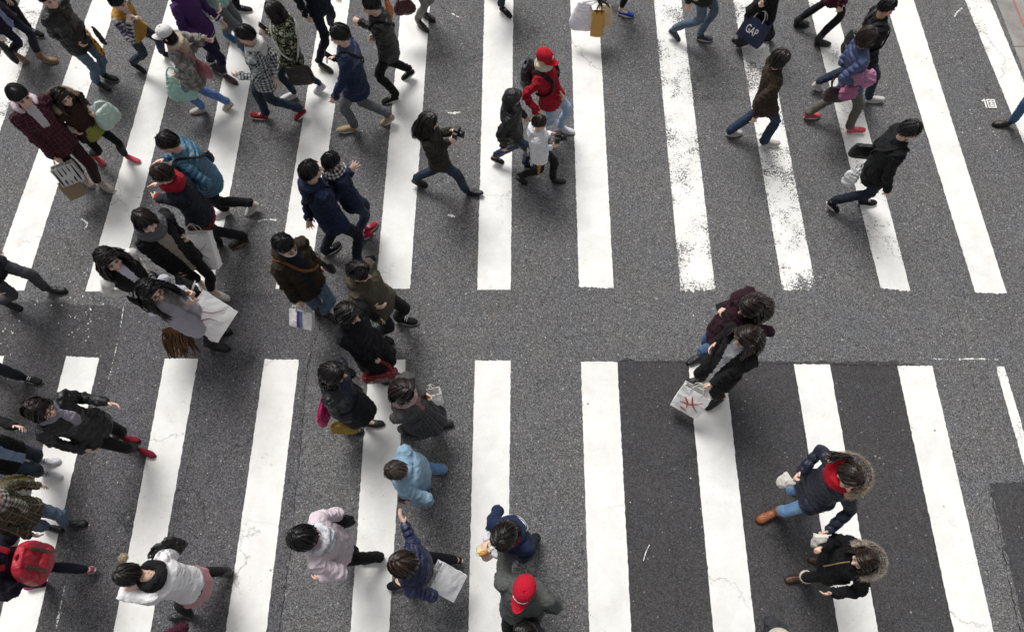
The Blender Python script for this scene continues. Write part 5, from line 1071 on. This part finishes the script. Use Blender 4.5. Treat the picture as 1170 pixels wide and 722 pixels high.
person('cardigan', 'woman in pale grey cardigan with very long black hair holding white shopping bag', f=-2, head=(173, 333), hd=-28, hp=0, feet=[(250, 379), (248, 396)], hands={'L': (220, 333, 1.12, 'grip'), 'R': (219, 343, 1.08, 'grip')}, glasses=True, hair=dict(style='long', len=.36, wind=V(.10, -.05, .03)), top=jk(F('#b6b5be'), kind='sweater', inner=F('#9b9390'), open=.03, hem=-.25, wr=.016), legs=lg(F('#202227'), kind='leggings'), shoes=sh('#161618'))
person('grey_jeans', 'person at left edge in charcoal jeans and black shoes, legs only in frame', sex='m', f=-8, feet=[(62, 331), (12, 349)], top=jk(F('#222328')), legs=lg(F('#3a3b40', 'denim', '#4c4d52', '#6a6b70')), shoes=sh('#161617'))
person('one_sneaker', 'person beyond left edge showing one black striped sneaker and dark trousers', sex='m', f=-6, feet=[(34, 433), (-14, 421)], top=jk(BLK), legs=lg(F('#20242c')), shoes=SN('#202022', '#c9c9c9'))
person('masked_brown', 'man in dark brown jacket and white mask with jeans and small gift bag', sex='m', f=-34, head=(326, 281), hd=-30, feet=[(379, 362), (362, 352)], hands={'R': (341, 349, .78, 'grip'), 'L': (366, 305, .85)}, mask=True, hair=dict(vol=1.05, mess=1.3), top=jk(F('#2f261e'), hood='down', inner=F('#1b2026'), open=.05, thick=.03, hem=-.16), legs=lg(F('#33485e', 'denim', '#587089', '#93a5b6')), shoes=sh('#2a2622'))
person('olive', 'person in olive parka and black trousers stepping right in white soled shoes', sex='m', f=-14, head=(411, 311), feet=[(463, 366), (437, 386)], hands={'R': (433, 352, 1.08)}, hair=dict(part=True, bang=74), top=jk(F('#4f4a3c'), hood='down', thick=.03, hem=-.14), legs=lg(F('#191a1d')), shoes=SN('#161618'))
person('red_bag', 'woman in knee length black coat carrying a shiny red handbag', f=-22, head=(398, 359), feet=[(446, 427), (432, 431)], hands={'R': (432, 415, .78, 'grip')}, hair=dict(style='bob', len=.1, px=.02), top=jk(F('#15161a'), kind='coat', hem=-.36, thick=.026, flare=.10), legs=lg(BLK, kind='leggings'), shoes=sh('#1a1a1c'))
person('navy_back', 'man seen from behind in navy hooded jacket with arm near his companion', sex='m', f=36, hp=-4, head=(356, 196), feet=[(378, 285), (416, 299)], hands={'L': (352, 262, .78), 'R': (392, 214, 1.05)}, hair=dict(n=620), top=jk(F('#1d2742'), hood='down', thick=.028, hem=-.16), legs=lg(F('#1a1f2a')), shoes=SN('#1c1d20'))
person('check_scarf', 'short haired companion in navy with checkered scarf and red shoes', f=35, s=.97, head=(380, 185), feet=[(421, 261), (414, 270)], hands={'R': (401, 189, 1.22, 'flat')}, hair=dict(n=620, style='short'), scarf=dict(mat=F('#1b1c22', 'check', '#e6e4e4', '#8a8a8c'), tails=0, big=1.05), top=jk(F('#1d2540'), hem=-.15), legs=lg(F('#1c2534', 'denim', '#28344a', '#3c4a63'), kind='leggings', end=.85), shoes=SN('#a02238'))
# --- centre, nearer block
person('pink_tote', 'woman in black leather jacket with pink tote and mustard bag', f=-10, head=(381, 427), hd=0, feet=[(424, 483), (401, 489)], hands={'R': (390, 478, .72, 'grip')}, hair=dict(style='bob', len=.14), top=jk(F('#1d1f26', 'leather'), inner=F('#2c3248'), open=.03, thick=.024), legs=lg(BLK, kind='leggings', skirt=dict(mat=F('#161d22'), len=.32, flare=.02)), shoes=sh('#1a1917', BSOLE, 'flat'))
person('plaid_skirt', 'woman in grey jacket, pink scarf and dark plaid skirt with white box bag', f=-6, head=(461, 447), hd=-8, feet=[(468, 493), (503, 484)], hands={'L': (487, 452, .95, 'grip'), 'R': (478, 468, .9)}, hair=dict(style='bob', len=.1, c='#1d1513'), scarf=dict(mat=F('#b9979a'), tails=0, big=1.0), top=jk(F('#4b4a49'), inner=F('#8c6a66'), open=.03), legs=lg(BLK, kind='leggings', skirt=dict(mat=F('#202023', 'plaid', '#3a3a3e', '#56565a', 1.3), len=.38, flare=.04)), shoes=sh('#19181a', BSOLE, 'boot', shaft=.4))
person('denim_man', 'man with thin cropped hair in light blue denim shirt, seen from above walking left', sex='m', s=1.02, f=184, head=(452, 538), hp=-22, feet=[(500, 537), (481, 556)], lean=.10, hands={'L': (476, 576, .85), 'R': (464, 520, .72)}, hair=dict(style='crop', n=420, c='#332c28', mess=.6), skin=SK2, top=jk(F('#6f90a8', 'denim', '#86a5ba', '#adc2d0'), kind='shirt', hem=-.16, belly=.05, thick=.024), legs=lg(F('#476a95', 'denim', '#5f82aa', '#8faac8')), shoes=SN('#2a2b2e'))
person('pale_pink', 'woman in pale pink hooded coat and black trousers walking left', f=184, head=(346, 614), hp=-20, feet=[(427, 638), (398, 630)], lean=.12, hands={'L': (372, 664, .95)}, hair=dict(style='bob', len=.05, bang=74), top=jk(F('#dccdd3'), hood='down', hoodmat=F('#cfcfd2', 'print', '#a9abb2', '#888888'), thick=.034, hem=-.15, flare=.05), legs=lg(F('#191517')), shoes=sh('#4a3d6a', WSOLE, 'shoe', 'plain'))
person('navy_wave', 'woman in shiny navy puffer raising one hand with pale bag behind her', f=178, head=(461, 644), hp=-25, feet=[(521, 640), (458, 668)], lean=.03, hands={'R': (458, 592, 1.15, 'palm'), 'L': (466, 670, 1.0)}, elbow={'R': (468, 612, 1.1)}, hair=dict(style='bob', len=.06, px=.018), top=jk(F('#1c2549', 'puffer', scale=.055), thick=.032, quilt=(.011, .055)), legs=lg(F('#16171b'), kind='leggings'), shoes=SN('#1a1a1d'))
person('snack_woman', 'woman in navy jacket with white stripe and red collar leaning over a snack', f=-125, head=(576, 612), hd=-125, hp=-22, feet=[(608, 623), (588, 628)], lean=.06, hands={'R': (553, 622, 1.1, 'hold'), 'L': (556, 634, 1.05, 'hold')}, hair=dict(style='bob', len=.09, px=.01), scarf=dict(mat=F('#9c1a2c'), tails=0, big=.9), top=jk(F('#1d2946'), cuff=F('#dcdce0'), hemband=False, hood='down', hoodmat=F('#1d2946', 'stripe', '#d6d6da'), wr=.014), legs=lg(F('#1a1d25')), shoes=SN('#2a2b30'))
person('grey_red_cap', 'person in red cap and charcoal wool sweater near bottom centre', sex='m', f=-112, head=(599, 672), hp=-12, feet=[(598, 700), (590, 712)], lean=.06, hands={'R': (581, 660, 1.12, 'relaxed'), 'L': (594, 690, 1.05)}, elbow={'L': (616, 694, .85)}, hat=('cap', '#b8142c', '#efe6e2', 'band'), hair=dict(style='crop'), top=jk(F('#5b5d5b', 'tweed', '#484a48'), kind='sweater', thick=.034, broad=1.1, hem=-.14), broad=1.12, legs=lg(F('#1b1c1f')), shoes=SN('#232428'))
person('bottom_black', 'person in black hooded jacket cut off by bottom edge below red cap', f=170, head=(600, 723), hp=-20, feet=[(608, 738), (594, 742)], hair=dict(style='bob', len=.08), top=jk(F('#17181a'), hood='down', hoodmat=F('#26282b')), legs=lg(BLK), shoes=sh())
person('pale_hat', 'person in pale knitted hat barely entering the bottom edge', f=190, head=(888, 730), feet=[(872, 742), (858, 748)], hands={'L': (884, 750, .8), 'R': (892, 752, .8)}, hat=('beanie', '#cfc7b8', 'tweed', '#b3ab9d'), hair=dict(style='bob', len=.05), top=jk(F('#3a3a3e')), legs=lg(BLK), shoes=sh())
# --- right
person('phone_woman', 'woman in plum coat and jeans looking down at a phone with blown hair', f=198, head=(857, 351), hp=-25, feet=[(798, 409), (812, 402)], lean=.04, hands={'R': (829, 350, 1.05, 'hold'), 'L': (848, 362, 1.2, 'hold')}, hair=dict(style='long', len=.20, wind=V(.07, .02, .04), mess=1.25, c='#1d1310'), top=jk(F('#301521'), hem=-.22, thick=.028, flare=.08), legs=lg(F('#345071', 'denim', '#4f6c8c', '#8299b2')), shoes=sh('#17171a'))
person('bag_woman', 'woman in black coat with cropped trousers carrying white and red bag', f=205, head=(852, 385), hp=-18, feet=[(818, 459), (797, 434)], hands={'R': (815, 394, 1.0, 'relaxed'), 'L': (798, 449, .72, 'grip')}, hair=dict(style='long', len=.28, wind=V(.03, .01, .01), mess=1.1), top=jk(F('#161517'), hem=-.26, thick=.028, inner=F('#b5b6ba'), open=.04, flare=.08), legs=lg(F('#18181b'), kind='leggings', end=.72), shoes=sh('#171717', BSOLE, 'shoe', 'leather', lace='#222222'))
person('red_scarf', 'woman in navy parka with red scarf, fur hood, blue jeans and tan boots', f=196, hd=-95, hp=-2, head=(970, 545), feet=[(880, 588), (919, 559)], hands={'R': (908, 541, 1.0, 'grip'), 'L': (946, 613, 1.0, 'grip')}, elbow={'L': (972, 585, 1.1), 'R': (930, 522, 1.1)}, hair=dict(style='pony', bang=70, part=True, tail=V(-.17, .0, .0)), scarf=dict(mat=F('#ac1024'), tails=0, big=1.15), top=jk(F('#1a2034', 'puffer', scale=.085), thick=.032, quilt=(.010, .085), hood='down', fur='#a98c68', hem=-.2), legs=lg(F('#5b8abb', 'denim', '#7ba3cc', '#b5cce0'), kind='leggings'), shoes=sh('#93552f', BSOLE, 'boot', 'leather', shaft=.12, big=1.1))
person('fur_hood', 'woman in black parka with grey fur hood and brown fur topped boots', f=184, head=(987, 640), hd=195, hp=-6, feet=[(911, 660), (938, 640)], lean=.02, hands={'L': (947, 682, .85), 'R': (932, 625, 1.05, 'grip')}, hair=dict(style='long', len=.2, px=.006), top=jk(F('#141518'), thick=.032, hood='down', fur='#8f8780', hem=-.2, zip='#b59a62'), legs=lg(F('#151518'), kind='leggings'), shoes=sh('#4a2e22', BSOLE, 'boot', 'leather', fur='#d9cdb4', shaft=.30))
# --- left, nearer block
person('scarf_left', 'woman in black leather jacket with lilac grey scarf, glasses and dark red shoes', f=-16, head=(46, 468), hd=-10, hp=6, feet=[(165, 516), (146, 501)], hands={'L': (131, 460, .98), 'R': (100, 516, .85)}, glasses=True, elbow={'L': (100, 455, 1.05)}, hair=dict(style='bob', len=.08, c='#1c1312', bang=76), scarf=dict(mat=F('#8f8b98'), tails=1, drop=.17, big=.86), top=jk(F('#191a1d', 'leather'), hem=-.14), legs=lg(F('#151517'), kind='leggings'), shoes=sh('#7c1a30', BSOLE, 'shoe', 'plain', big=.82))
person('white_sneakers', 'person at left edge in dark jeans and white sneakers with black stripes', f=-4, feet=[(53, 527), (56, 542)], hands={'L': (26, 485, 1.1)}, top=jk(F('#17181a'), inner=F('#8fa6c2'), open=.09, hem=-.2), legs=lg(F('#272d37', 'denim', '#363e4a', '#505a68')), shoes=SN('#d4d3d6', '#222222'))
person('plaid_scarf', 'person at left edge in grey beanie and checkered scarf with jeans and black boots', f=-6, head=(-12, 570), feet=[(85, 598), (58, 603)], hat=('beanie', '#6b6b6e', 'tweed', '#4a4a4d'), scarf=dict(mat=F('#4d4a45', 'check', '#b8b4aa', '#7c7870'), tails=1, big=1.2), top=jk(F('#3d3830', 'plaid', '#56503f', '#8a8470')), legs=lg(JEAN), shoes=sh('#161616', BSOLE, 'boot', 'leather', shaft=.4))
person('red_pack', 'person with red rucksack and pink sneakers leaving the frame at left', f=184, head=(-28, 636), feet=[(106, 651), (42, 668)], lean=.05, hands={'L': (5, 688, .85)}, hair=dict(style='bob'), top=jk(F('#191a26'), thick=.026), legs=lg(F('#171a24'), kind='leggings'), shoes=sh('#a3406e', WSOLE, 'shoe', 'plain', lace='#e7c7d5'))
person('white_shirt', 'woman in white shirt, pink skirt and black tights with hand on her head', f=182, head=(147, 656), hp=-20, feet=[(255, 652), (207, 703)], lean=.10, poke=.11, pel=(214, 668), hands={'L': (157, 660, 1.36, 'flat')}, elbow={'L': (140, 716, 1.0)}, hair=dict(style='bob', len=.03, n=700), top=jk(F('#f2f1f1'), kind='shirt', sleeve=.04, thick=.045, hem=-.03, wr=.014), scarf=dict(mat=F('#1a1a1c'), tails=0, big=1.15), legs=lg(F('#1d191b'), kind='leggings', wr=.003, skirt=dict(mat=F('#bb8a91', 'tweed', '#c79aa0'), len=.36, flare=.05)), shoes=sh('#171719', BSOLE, 'boot', shaft=.25))
person('maroon_bottom', 'person in maroon hooded jacket cut off by bottom edge near white shirted woman', f=182, head=(182, 752), feet=[(222, 745), (200, 756)], hair=dict(style='bob'), top=jk(F('#4d1a2e'), hood='down', thick=.04), legs=lg(BLK), shoes=sh())
# ------------------------------------------------------------------ what they carry
RED = ([(-.26, .16), (-.08, .0), (-.02, -.22)], [(-.05, .30), (.10, .02), (.34, -.18)], [(-.30, -.12), (.05, .0), (.36, .26)], [(-.22, -.30), (.05, -.34)])
paper_bag('white shopping bag with faint red brush lettering held by the woman in grey scarf', (227, 286, .66), 2, 34, .38, .44, .13, '#f7f6f4', strokes=RED, group='white shopping bags')
paper_bag('large white shopping bag with two rose strokes held by the woman in pale cardigan', (238, 361, .70), 66, 38, .40, .44, .14, '#f7f6f4', strokes=RED[:2], sc='#a9757a', group='white shopping bags')
paper_bag('white shopping bag with bold red strokes at the black coated woman\'s feet', (790, 457, .36), -32, 26, .32, .34, .11, '#f7f6f4', strokes=RED, sc='#c2553f', sw=.022, group='white shopping bags')
paper_bag('small white box bag held beside the woman in plaid skirt', (495, 453, .80), 15, 20, .18, .17, .12, '#f7f6f4', group='white shopping bags')
paper_bag('small white gift bag with purple and teal band held by masked man', (345, 363, .58), -14, 36, .26, .22, .09, '#f7f6f4', band=((-.14, .0, '#5a3a8c'), (.02, .10, '#3d8a96')), rope='#cfcac4', group='white shopping bags')
paper_bag('pale grey shopping bag behind the woman in shiny navy puffer', (509, 663, .56), 62, 42, .27, .34, .11, '#f5f5f6', group='white shopping bags')
soft_bag('white bag, widest of the three bags at top edge', (666, 19, .46), -6, 18, .36, .38, .13, paper('#e8e5ea'), strap=.14, cat='shopping bag', name='shopping_bag', group='bags at the top edge', hold=(680, 1, .74), top=.45, wr=.012)
paper_bag('narrow mustard yellow paper bag with black handles, in front of two paler bags', (683, 27, .44), -4, 14, .17, .34, .10, '#c99a4a', rope='#1c1a18', group='bags at the top edge')
soft_bag('cream paper bag on the right of three bags at top', (691, 18, .44), -14, 12, .24, .32, .11, paper('#d9c5ae'), strap=.12, cat='shopping bag', name='shopping_bag', group='bags at the top edge', hold=(684, 0, .74), top=.5, wr=.012, strapmat=F('#2a2624'))
o, c0, ax, on = paper_bag('navy blue shopping bag with white capital lettering carried by person in black', (862, 34, .42), -48, 16, .36, .34, .12, '#1f2647', rope='#e6e6e6', group='bags at the top edge')
def lettering(o, c0, ax, w, h, d, text, col, size, roll=0, name='lettering'):
    cu = bpy.data.curves.new('t', 'FONT'); cu.body = text; cu.align_x = 'CENTER'; cu.align_y = 'CENTER'; cu.size = size; cu.extrude = .001; t = bpy.data.objects.new('t', cu); TMP.objects.link(t)
    dg = bpy.context.evaluated_depsgraph_get(); dg.update(); me = bpy.data.meshes.new_from_object(t.evaluated_get(dg)); bpy.data.objects.remove(t); P = getv(me); x, y, z = ax
    for s_ in (1, -1):
        m2 = me.copy(); Q = P.copy(); k = np.clip(Q[:, 1] / h + .5, 0, 1); bul = .25 * (1 - (2 * Q[:, 0] / w) ** 2) * np.sin(math.pi * k); dep = (1 + bul) * d / 2 * (1 - .25 * k) + .009
        setv(m2, c0 + np.outer(Q[:, 0] * .78 * s_, x) + np.outer(Q[:, 1] * 1.25, z) + np.outer(dep * s_ + Q[:, 2] * s_, y)); m2.materials.clear(); obj(name, m2, paper(col, .6, 'ink'), o, smooth=False)
lettering(o, c0, ax, .36, .34, .12, 'GAP', '#efefef', .125)
paper_bag('striped black and white paper bag held by young man in red plaid', (77, 198, .58), 28, 22, .26, .24, .12, '#d9d8d6', group='carried paper bags', mat=None, strokes=tuple([(x, -.45), (x, .45)] for x in (-.4, -.2, 0., .2, .4)), sc='#1a1a1a', sw=.024)
paper_bag('brown kraft paper bag hanging under the striped bag', (83, 215, .34), 34, 16, .22, .24, .10, '#9a836a', rope='#8a7458', group='carried paper bags')
soft_bag('maroon handbag hanging at top edge beside grey leggings', (462, 8, .58), 10, 0, .30, .22, .12, F('#4c1620', 'leather'), group='handbags', strap=.12)
soft_bag('yellow and rust patterned bag carried by man in black jacket', (106, 51, .62), -35, 6, .26, .34, .10, F('#d09a2a', 'print', '#7a3a20', '#d09a2a'), strap=.14, group='handbags')
soft_bag('slim dark navy folder bag beside the yellow patterned bag', (113, 41, .70), -35, 0, .10, .28, .05, F('#1b2030', 'nylon'), strap=0, group='handbags')
soft_bag('mint green plastic bag held low by the woman in white cap', (206, 100, .55), 190, -10, .36, .36, .16, F('#b5e0d2', 'nylon'), strap=.12, group='handbags', wr=.03)
soft_bag('dusty pink shoulder bag at the side of woman in white cap', (232, 79, .85), 150, -12, .26, .20, .08, F('#b5727c', 'leather'), strap=.30, hold=(205, 57, 1.3), group='handbags', top=.9, flap=F('#a8656f', 'leather'))
soft_bag('pale mint handbag in the hands of woman with fur hood', (122, 133, .82), 60, 0, .30, .27, .14, F('#cfe6da', 'nylon'), strap=.10, group='handbags', top=.8)
soft_bag('glossy dark red handbag with handles carried by woman in black coat', (434, 429, .50), 12, -22, .38, .26, .15, F('#7a1822', 'gloss'), strap=.12, group='handbags', top=.85, hold=(433, 413, .76))
soft_bag('bright pink tote bag on the back of woman in leather jacket', (371, 468, .78), 80, -4, .32, .36, .09, F('#d0246e', 'nylon'), strap=.22, hold=(372, 441, 1.25), group='handbags', top=.95)
soft_bag('mustard yellow cloth bag hanging below the pink tote', (393, 488, .42), 0, -10, .30, .22, .13, F('#b0914a', 'plain'), strap=.13, group='handbags', top=.7, wr=.03)
fb = soft_bag('brown fringed suede shoulder bag below the pale cardigan', (203, 381, .56), 10, 30, .30, .18, .10, F('#6e5238', 'tweed', '#5a4230'), strap=0, group='handbags', top=.9)
m = MB(); rg = np.random.default_rng(3); c0 = G(203, 381, .56); fx, fy, fz = frame(10, 30)
for k in range(70):
    b = c0 + fx * rg.uniform(-.15, .15) + fy * rg.uniform(.02, .05) - fz * rg.uniform(-.06, .06); e_ = rg.normal(0, .035, 3); m.tube([b, b + fy * .05 - fz * .05 + e_ * .3, b + fy * rg.uniform(.05, .10) - fz * rg.uniform(.12, .2) + e_], [.008, .009, .006], n=6, sub=3)
obj('fringe', m, F('#6a4c34', 'tweed', '#4a3424'), fb)
soft_bag('black padded bag held at the chest of woman in cardigan', (213, 326, .95), -30, 10, .26, .22, .12, F('#1d1d20', 'nylon'), strap=.05, group='handbags', top=.8)
soft_bag('black bag with fluttering ribbons behind the woman in white shirt', (191, 627, .98), 35, 25, .30, .24, .08, F('#161616', 'nylon'), strap=.16, group='handbags', wr=.04, hold=(172, 636, 1.28))
soft_bag('small black bag at right side of the man in denim shirt', (467, 569, .82), 184, 0, .22, .18, .08, F('#1b1b1e', 'nylon'), strap=.14, group='handbags')
soft_bag('black pouch fluttering behind the woman in pale pink coat', (391, 596, .82), 20, 10, .20, .22, .07, F('#141414', 'leather'), strap=.10, group='handbags', wr=.04)
soft_bag('black bag low beside the boots under the navy lettered bag', (850, 44, .18), 20, 0, .20, .24, .12, F('#161617', 'nylon'), strap=.06, group='handbags')
soft_bag('black flat bag held by person in lavender shirt', (7, 57, .42), -50, 0, .30, .34, .08, F('#15161a', 'nylon'), strap=.16, group='handbags', top=.95)
soft_bag('mustard drawstring pouch at left edge beside white sneakers', (20, 551, .55), 0, 0, .22, .20, .14, F('#b3a24a', 'nylon'), strap=.1, group='handbags', wr=.03)
soft_bag('small orange bag behind the shoulder of man in leather', (444, 12, .95), 80, 0, .16, .26, .08, F('#c9733a', 'leather'), strap=.10, group='handbags')
soft_bag('maroon soft bag carried under arm of woman in blue jacket', (956, 107, .72), 0, 0, .30, .22, .14, F('#34191f', 'nylon'), strap=.20, hold=(960, 84, 1.1), group='handbags', top=.8)
soft_bag('bundle of bright pink clothing held by woman in blue jacket', (985, 88, 1.02), -10, 20, .30, .18, .16, F('#c58aa8', 'plain'), strap=0, cat='bundle', name='clothing_bundle', group='pink bundles', wr=.05, top=.8)
soft_bag('dull pink cloth rolled under the bundle, hanging from maroon bag', (970, 105, .82), 10, 0, .20, .18, .12, F('#b87898', 'plain'), strap=0, cat='bundle', name='clothing_bundle', group='pink bundles', wr=.05, top=.8)
soft_bag('thin white plastic bag behind the striding man in black', (974, 201, .74), -40, 20, .14, .26, .07, F('#dadada', 'nylon'), strap=.05, group='handbags', wr=.04)
crossbody('black_stride', 'black shoulder bag across the back of the striding man in black', -1, F('#161617', 'nylon'), w=.34, h=.22, at='hip', fwd=-.10)
crossbody('navy_back', 'black pouch bag at left hip of man in navy seen from behind', -1, F('#161719', 'nylon'), w=.26, h=.28, fwd=-.06)
crossbody('navy_phone', 'black messenger bag on the far side of man in navy with phone', 1, F('#1a1b1f', 'nylon'), w=.30, h=.26, fwd=.05)
crossbody('blue_puffer', 'dark sling bag on man in teal blue quilted jacket', 1, F('#1d2026', 'nylon'), w=.26, h=.2, th=.045)
crossbody('masked_brown', 'brown strapped satchel on the man in brown jacket', -1, F('#22211f', 'leather'), w=.28, h=.22, strapc='#7a4a24', th=.04)
crossbody('leather_man', 'black crossbody bag worn by man in shiny leather', 1, F('#151515', 'nylon'), w=.24, h=.2)
crossbody('camo', 'dark brown shoulder bag behind the camouflage jacket', -1, F('#251d1a', 'leather'), w=.32, h=.30, fwd=-.1, strapc='#e0dcd0', th=.04)
backpack('red_cap', 'black and grey backpack on man in red jacket', F('#25282d', 'nylon'), strapm=F('#1a1b1e'))
backpack('red_pack', 'bright red rucksack with two brown buckle straps at left edge', F('#b51d33', 'nylon'), w=.36, h=.42, d=.20, strapm=F('#8a1626'), bucklem=F('#4a3020', 'leather'))
backpack('pale_man', 'black drawstring backpack on man with pale sneakers', F('#161719', 'nylon'), w=.30, h=.36, d=.14, low=.28)
phone('black phone held out by the woman in plum coat', (826, 349, 1.06), (0, 1, .1), (.8, .1, .7))
phone('dark phone in raised hand of man in navy jacket', (377, 65, 1.16), (0, 1, 0), (-.6, 0, .7), c='#2a2320')
phone('pale phone held up by person in camouflage', (301, 32, 1.2), (0, 1, 0), (-.5, 0, .8), c='#9a9294')
phone('silver phone in the hands of woman in cardigan', (221, 327, 1.16), (0, 1, 0), (.5, 0, .8), c='#b9b9bd')
camera_body('black camera pointed ahead by long haired woman in olive', (521, 152, 1.22), (1, -.25, -.1))
camera_body('small black compact camera at the hand of the white hooded child', (637, 157, .95), (1, 0, -.2))
snack('white paper snack pouch in outstretched left hand of red scarf woman', (896, 550, .95), 120, -35)
snack('crumpled white snack pouch between the two fur hooded women', (935, 619, 1.02), 170, -38)
snack('flat snack wrapper with fried food held by woman leaning over', (551, 627, 1.08), 20, -30, c='#d8c9a0', food='#b9853c')
m = MB(); c0 = G(141, 637, 1.38); rg = np.random.default_rng(5); m.ell(c0, V(1, 0, 0), V(0, 1, 0), UP, (.03, .03, .03), 12, 8); d = rg.normal(size=(900, 3)); d /= np.linalg.norm(d, axis=1)[:, None]; sd = np.cross(d, rg.normal(size=(900, 3))); sd /= np.linalg.norm(sd, axis=1)[:, None]
vv = np.stack([c0 + d * .02 - sd * .003, c0 + d * .02 + sd * .003, c0 + d * rg.uniform(.03, .05, (900, 1))], 1).reshape(-1, 3); m.add(vv, [(3 * k, 3 * k + 1, 3 * k + 2) for k in range(900)])
tag(obj('pompom', m, F('#c9bba2', 'tweed', '#a8987c'), origin=c0), 'fluffy beige pompom charm by the head of woman in white shirt', 'charm')
# ------------------------------------------------------------------ link everything
for o in LINK: scene.collection.objects.link(o)
scene.collection.children.unlink(TMP); bpy.data.collections.remove(TMP)
scene.cycles.max_bounces = 5; scene.cycles.diffuse_bounces = 3; scene.cycles.glossy_bounces = 2; scene.cycles.use_denoising = True
